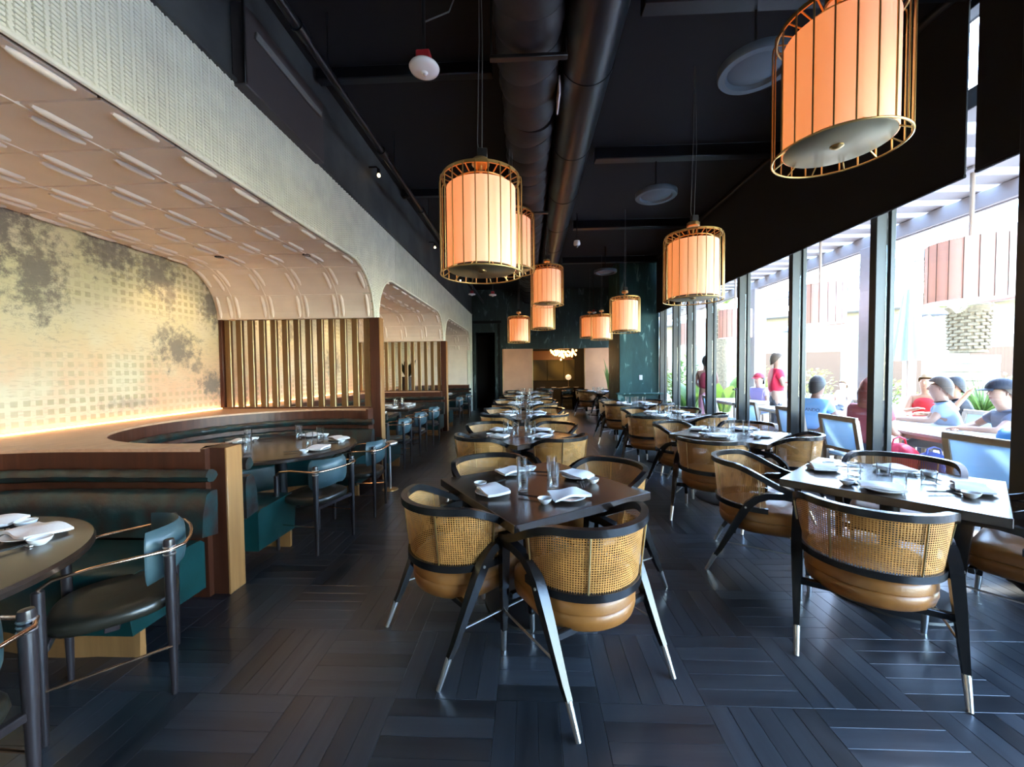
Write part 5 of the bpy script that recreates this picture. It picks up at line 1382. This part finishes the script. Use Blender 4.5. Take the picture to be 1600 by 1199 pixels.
    if hat:
        hm = cmat(*hat); b = MB()
        b.grid(lambda u, v: H((.114*math.sin(PI*.5*v)*math.cos(2*PI*u), .134*math.sin(PI*.5*v)*math.sin(2*PI*u)-.006, .045+.118*math.cos(PI*.5*v))), 24, 8, True)
        cp_ = b.obj('cap', hm, T, 60)
        b = MB(); b.grid(lambda u, v: H((.085*math.cos(PI*(.05+.9*u)), .085+.0+.115*v*math.sin(PI*(.05+.9*u)), .048-.02*v*v)), 12, 4); b.grid(lambda u, v: H((.085*math.cos(PI*(.95-.9*u)), .085+.115*v*math.sin(PI*(.05+.9*u)), .042-.02*v*v)), 12, 4); b.obj('brim', hm, cp_, 60)
    return T
V3 = Vector
person('person in a red polo shirt standing on the patio with a note pad', 5.0, 8.25, R_(-15), 'stand', .02, ('polo_red', (.62, .012, .05)), pants=('dark_trousers', (.10, .10, .12)),
       armL=((-.20, .12, 1.16), (-.06, .34, 1.22)), armR=((.24, .06, 1.15), (.05, .32, 1.16)), hair=('hair_grey_brown', (.14, .10, .07)))
b = MB(); b.box((0, 0, 0), (.10, .015, .15), .003); tag(b.obj('note_pad', M_BLKMETAL, None, 0, (5.33, 8.19, 1.27), (.3, 0, R_(-105))), 'small dark note pad held by the person in red', 'note pad')
person('person in a maroon vest and pink trousers standing outside the narrow window bays', 4.28, 9.75, R_(70), 'stand', 0, ('vest_maroon', (.22, .012, .035)), 'none', ('pink_trousers', (.50, .22, .30)), skin=('skin_deep', (.20, .10, .07)), hair=('hair_black', (.015, .012, .012)),
       armL=((-.235, .06, 1.17), (-.12, .26, 1.02)), armR=((.235, .06, 1.17), (.13, .28, 1.02)))
sp3 = person('person in a light blue printed shirt seated with their back to the window', 4.22, 6.08, R_(25), 'sit', .18, ('tee_lightblue', (.20, .40, .66)), pants=('khaki', (.30, .25, .18)), skin=('skin_deep', (.20, .10, .07)), hair=('hair_black', (.015, .012, .012)),
       armL=((-.25, .14, .72), (-.14, .38, .78)), armR=((.25, .14, .72), (.16, .38, .78)))
person('person with long reddish hair seated behind the wide upright', 4.10, 4.98, R_(15), 'sit', .1, ('top_wine', (.30, .05, .06)), hair=('hair_auburn', (.20, .045, .035)), style='long')
person('person in a red tank top seated facing the restaurant', 6.62, 6.88, R_(206), 'sit', .0, ('tank_red', (.60, .02, .025)), 'none', ('red_shorts', (.50, .02, .03)), legs_bare=True, skin=('skin_tan', (.50, .27, .16)), hair=('hair_blond', (.30, .17, .07)), style='bun',
       armL=((-.22, .12, .74), (-.02, .30, .72)), armR=((.22, .12, .74), (.02, .28, .80)))
person('man in a pale blue t-shirt stretching one arm along the long table', 5.42, 5.27, R_(138), 'sit', .22, ('tee_paleblue', (.42, .54, .66)), pants=('grey_shorts', (.16, .17, .19)), hair=('hair_brown', (.07, .045, .03)),
       armL=((-.24, .22, .80), (-.16, .52, .80)), armR=((.24, .22, .78), (.05, .46, .79)))
person('man in a dark cap and grey t-shirt leaning on the long table', 5.42, 4.52, R_(155), 'sit', .34, ('tee_slate', (.16, .19, .26)), pants=('grey_shorts', (.16, .17, .19)), hat=('cap_navy', (.014, .018, .03)),
       armL=((-.26, .34, .80), (-.06, .52, .79)), armR=((.27, .30, .80), (.06, .50, .79)), head_turn=.0)
person('person in a bright blue t-shirt cut off by the right column', 4.0, 3.33, R_(5), 'sit', .12, ('tee_azure', (.07, .28, .66)), hair=('hair_brown', (.07, .045, .03)), sc=.93)
person('person in black seated behind the man in pale blue', 6.25, 5.90, R_(150), 'sit', .25, ('tee_black', (.03, .03, .035)), skin=('skin_tan', (.50, .27, .16)), hair=('hair_black', (.015, .012, .012)),
       armL=((-.27, .25, .86), (-.30, .10, 1.12)), armR=((.26, .2, .74), (.16, .4, .78)))
person('person in white seated behind the man in the cap', 6.35, 4.95, R_(160), 'sit', .05, ('tee_white', (.55, .55, .56)), hair=('hair_brown', (.07, .045, .03)), style='long')
person('small child in a pale top seated far out on the patio', 8.2, 10.7, R_(190), 'sit', .0, ('tee_cream', (.50, .48, .44)), hair=('hair_blond', (.30, .17, .07)), sc=.85)
person('person in a lilac shirt and red cap behind the door upright', 5.45, 9.55, R_(200), 'sit', .1, ('tee_lilac', (.36, .30, .55)), hat=('cap_red', (.45, .03, .05)), hair=('hair_black', (.015, .012, .012)))
for (x, y, f_, lab) in ((8.2, 10.7, R_(190), 'blue patio chair holding the small child'), (5.47, 9.58, R_(200), 'blue patio chair holding the person in lilac'), (6.38, 4.93, R_(160), 'blue patio chair holding the person in white')): pchair(x, y, f_, lab)
# print across the back of the light blue shirt
cu = bpy.data.curves.new('shirt_print', 'FONT'); cu.body = 'ORLANDO'; cu.size = .066; cu.extrude = .002; cu.align_x = 'CENTER'
to = bpy.data.objects.new('shirt_print', cu); COL.objects.link(to); dg = bpy.context.evaluated_depsgraph_get()
tm = bpy.data.meshes.new_from_object(to.evaluated_get(dg)); bpy.data.objects.remove(to); tm.materials.clear(); tm.materials.append(cmat('print_navy', (.03, .05, .10)))
put('shirt_print', tm, sp3, (0, -.115, .855), (R_(90)-.20, 0, 0))
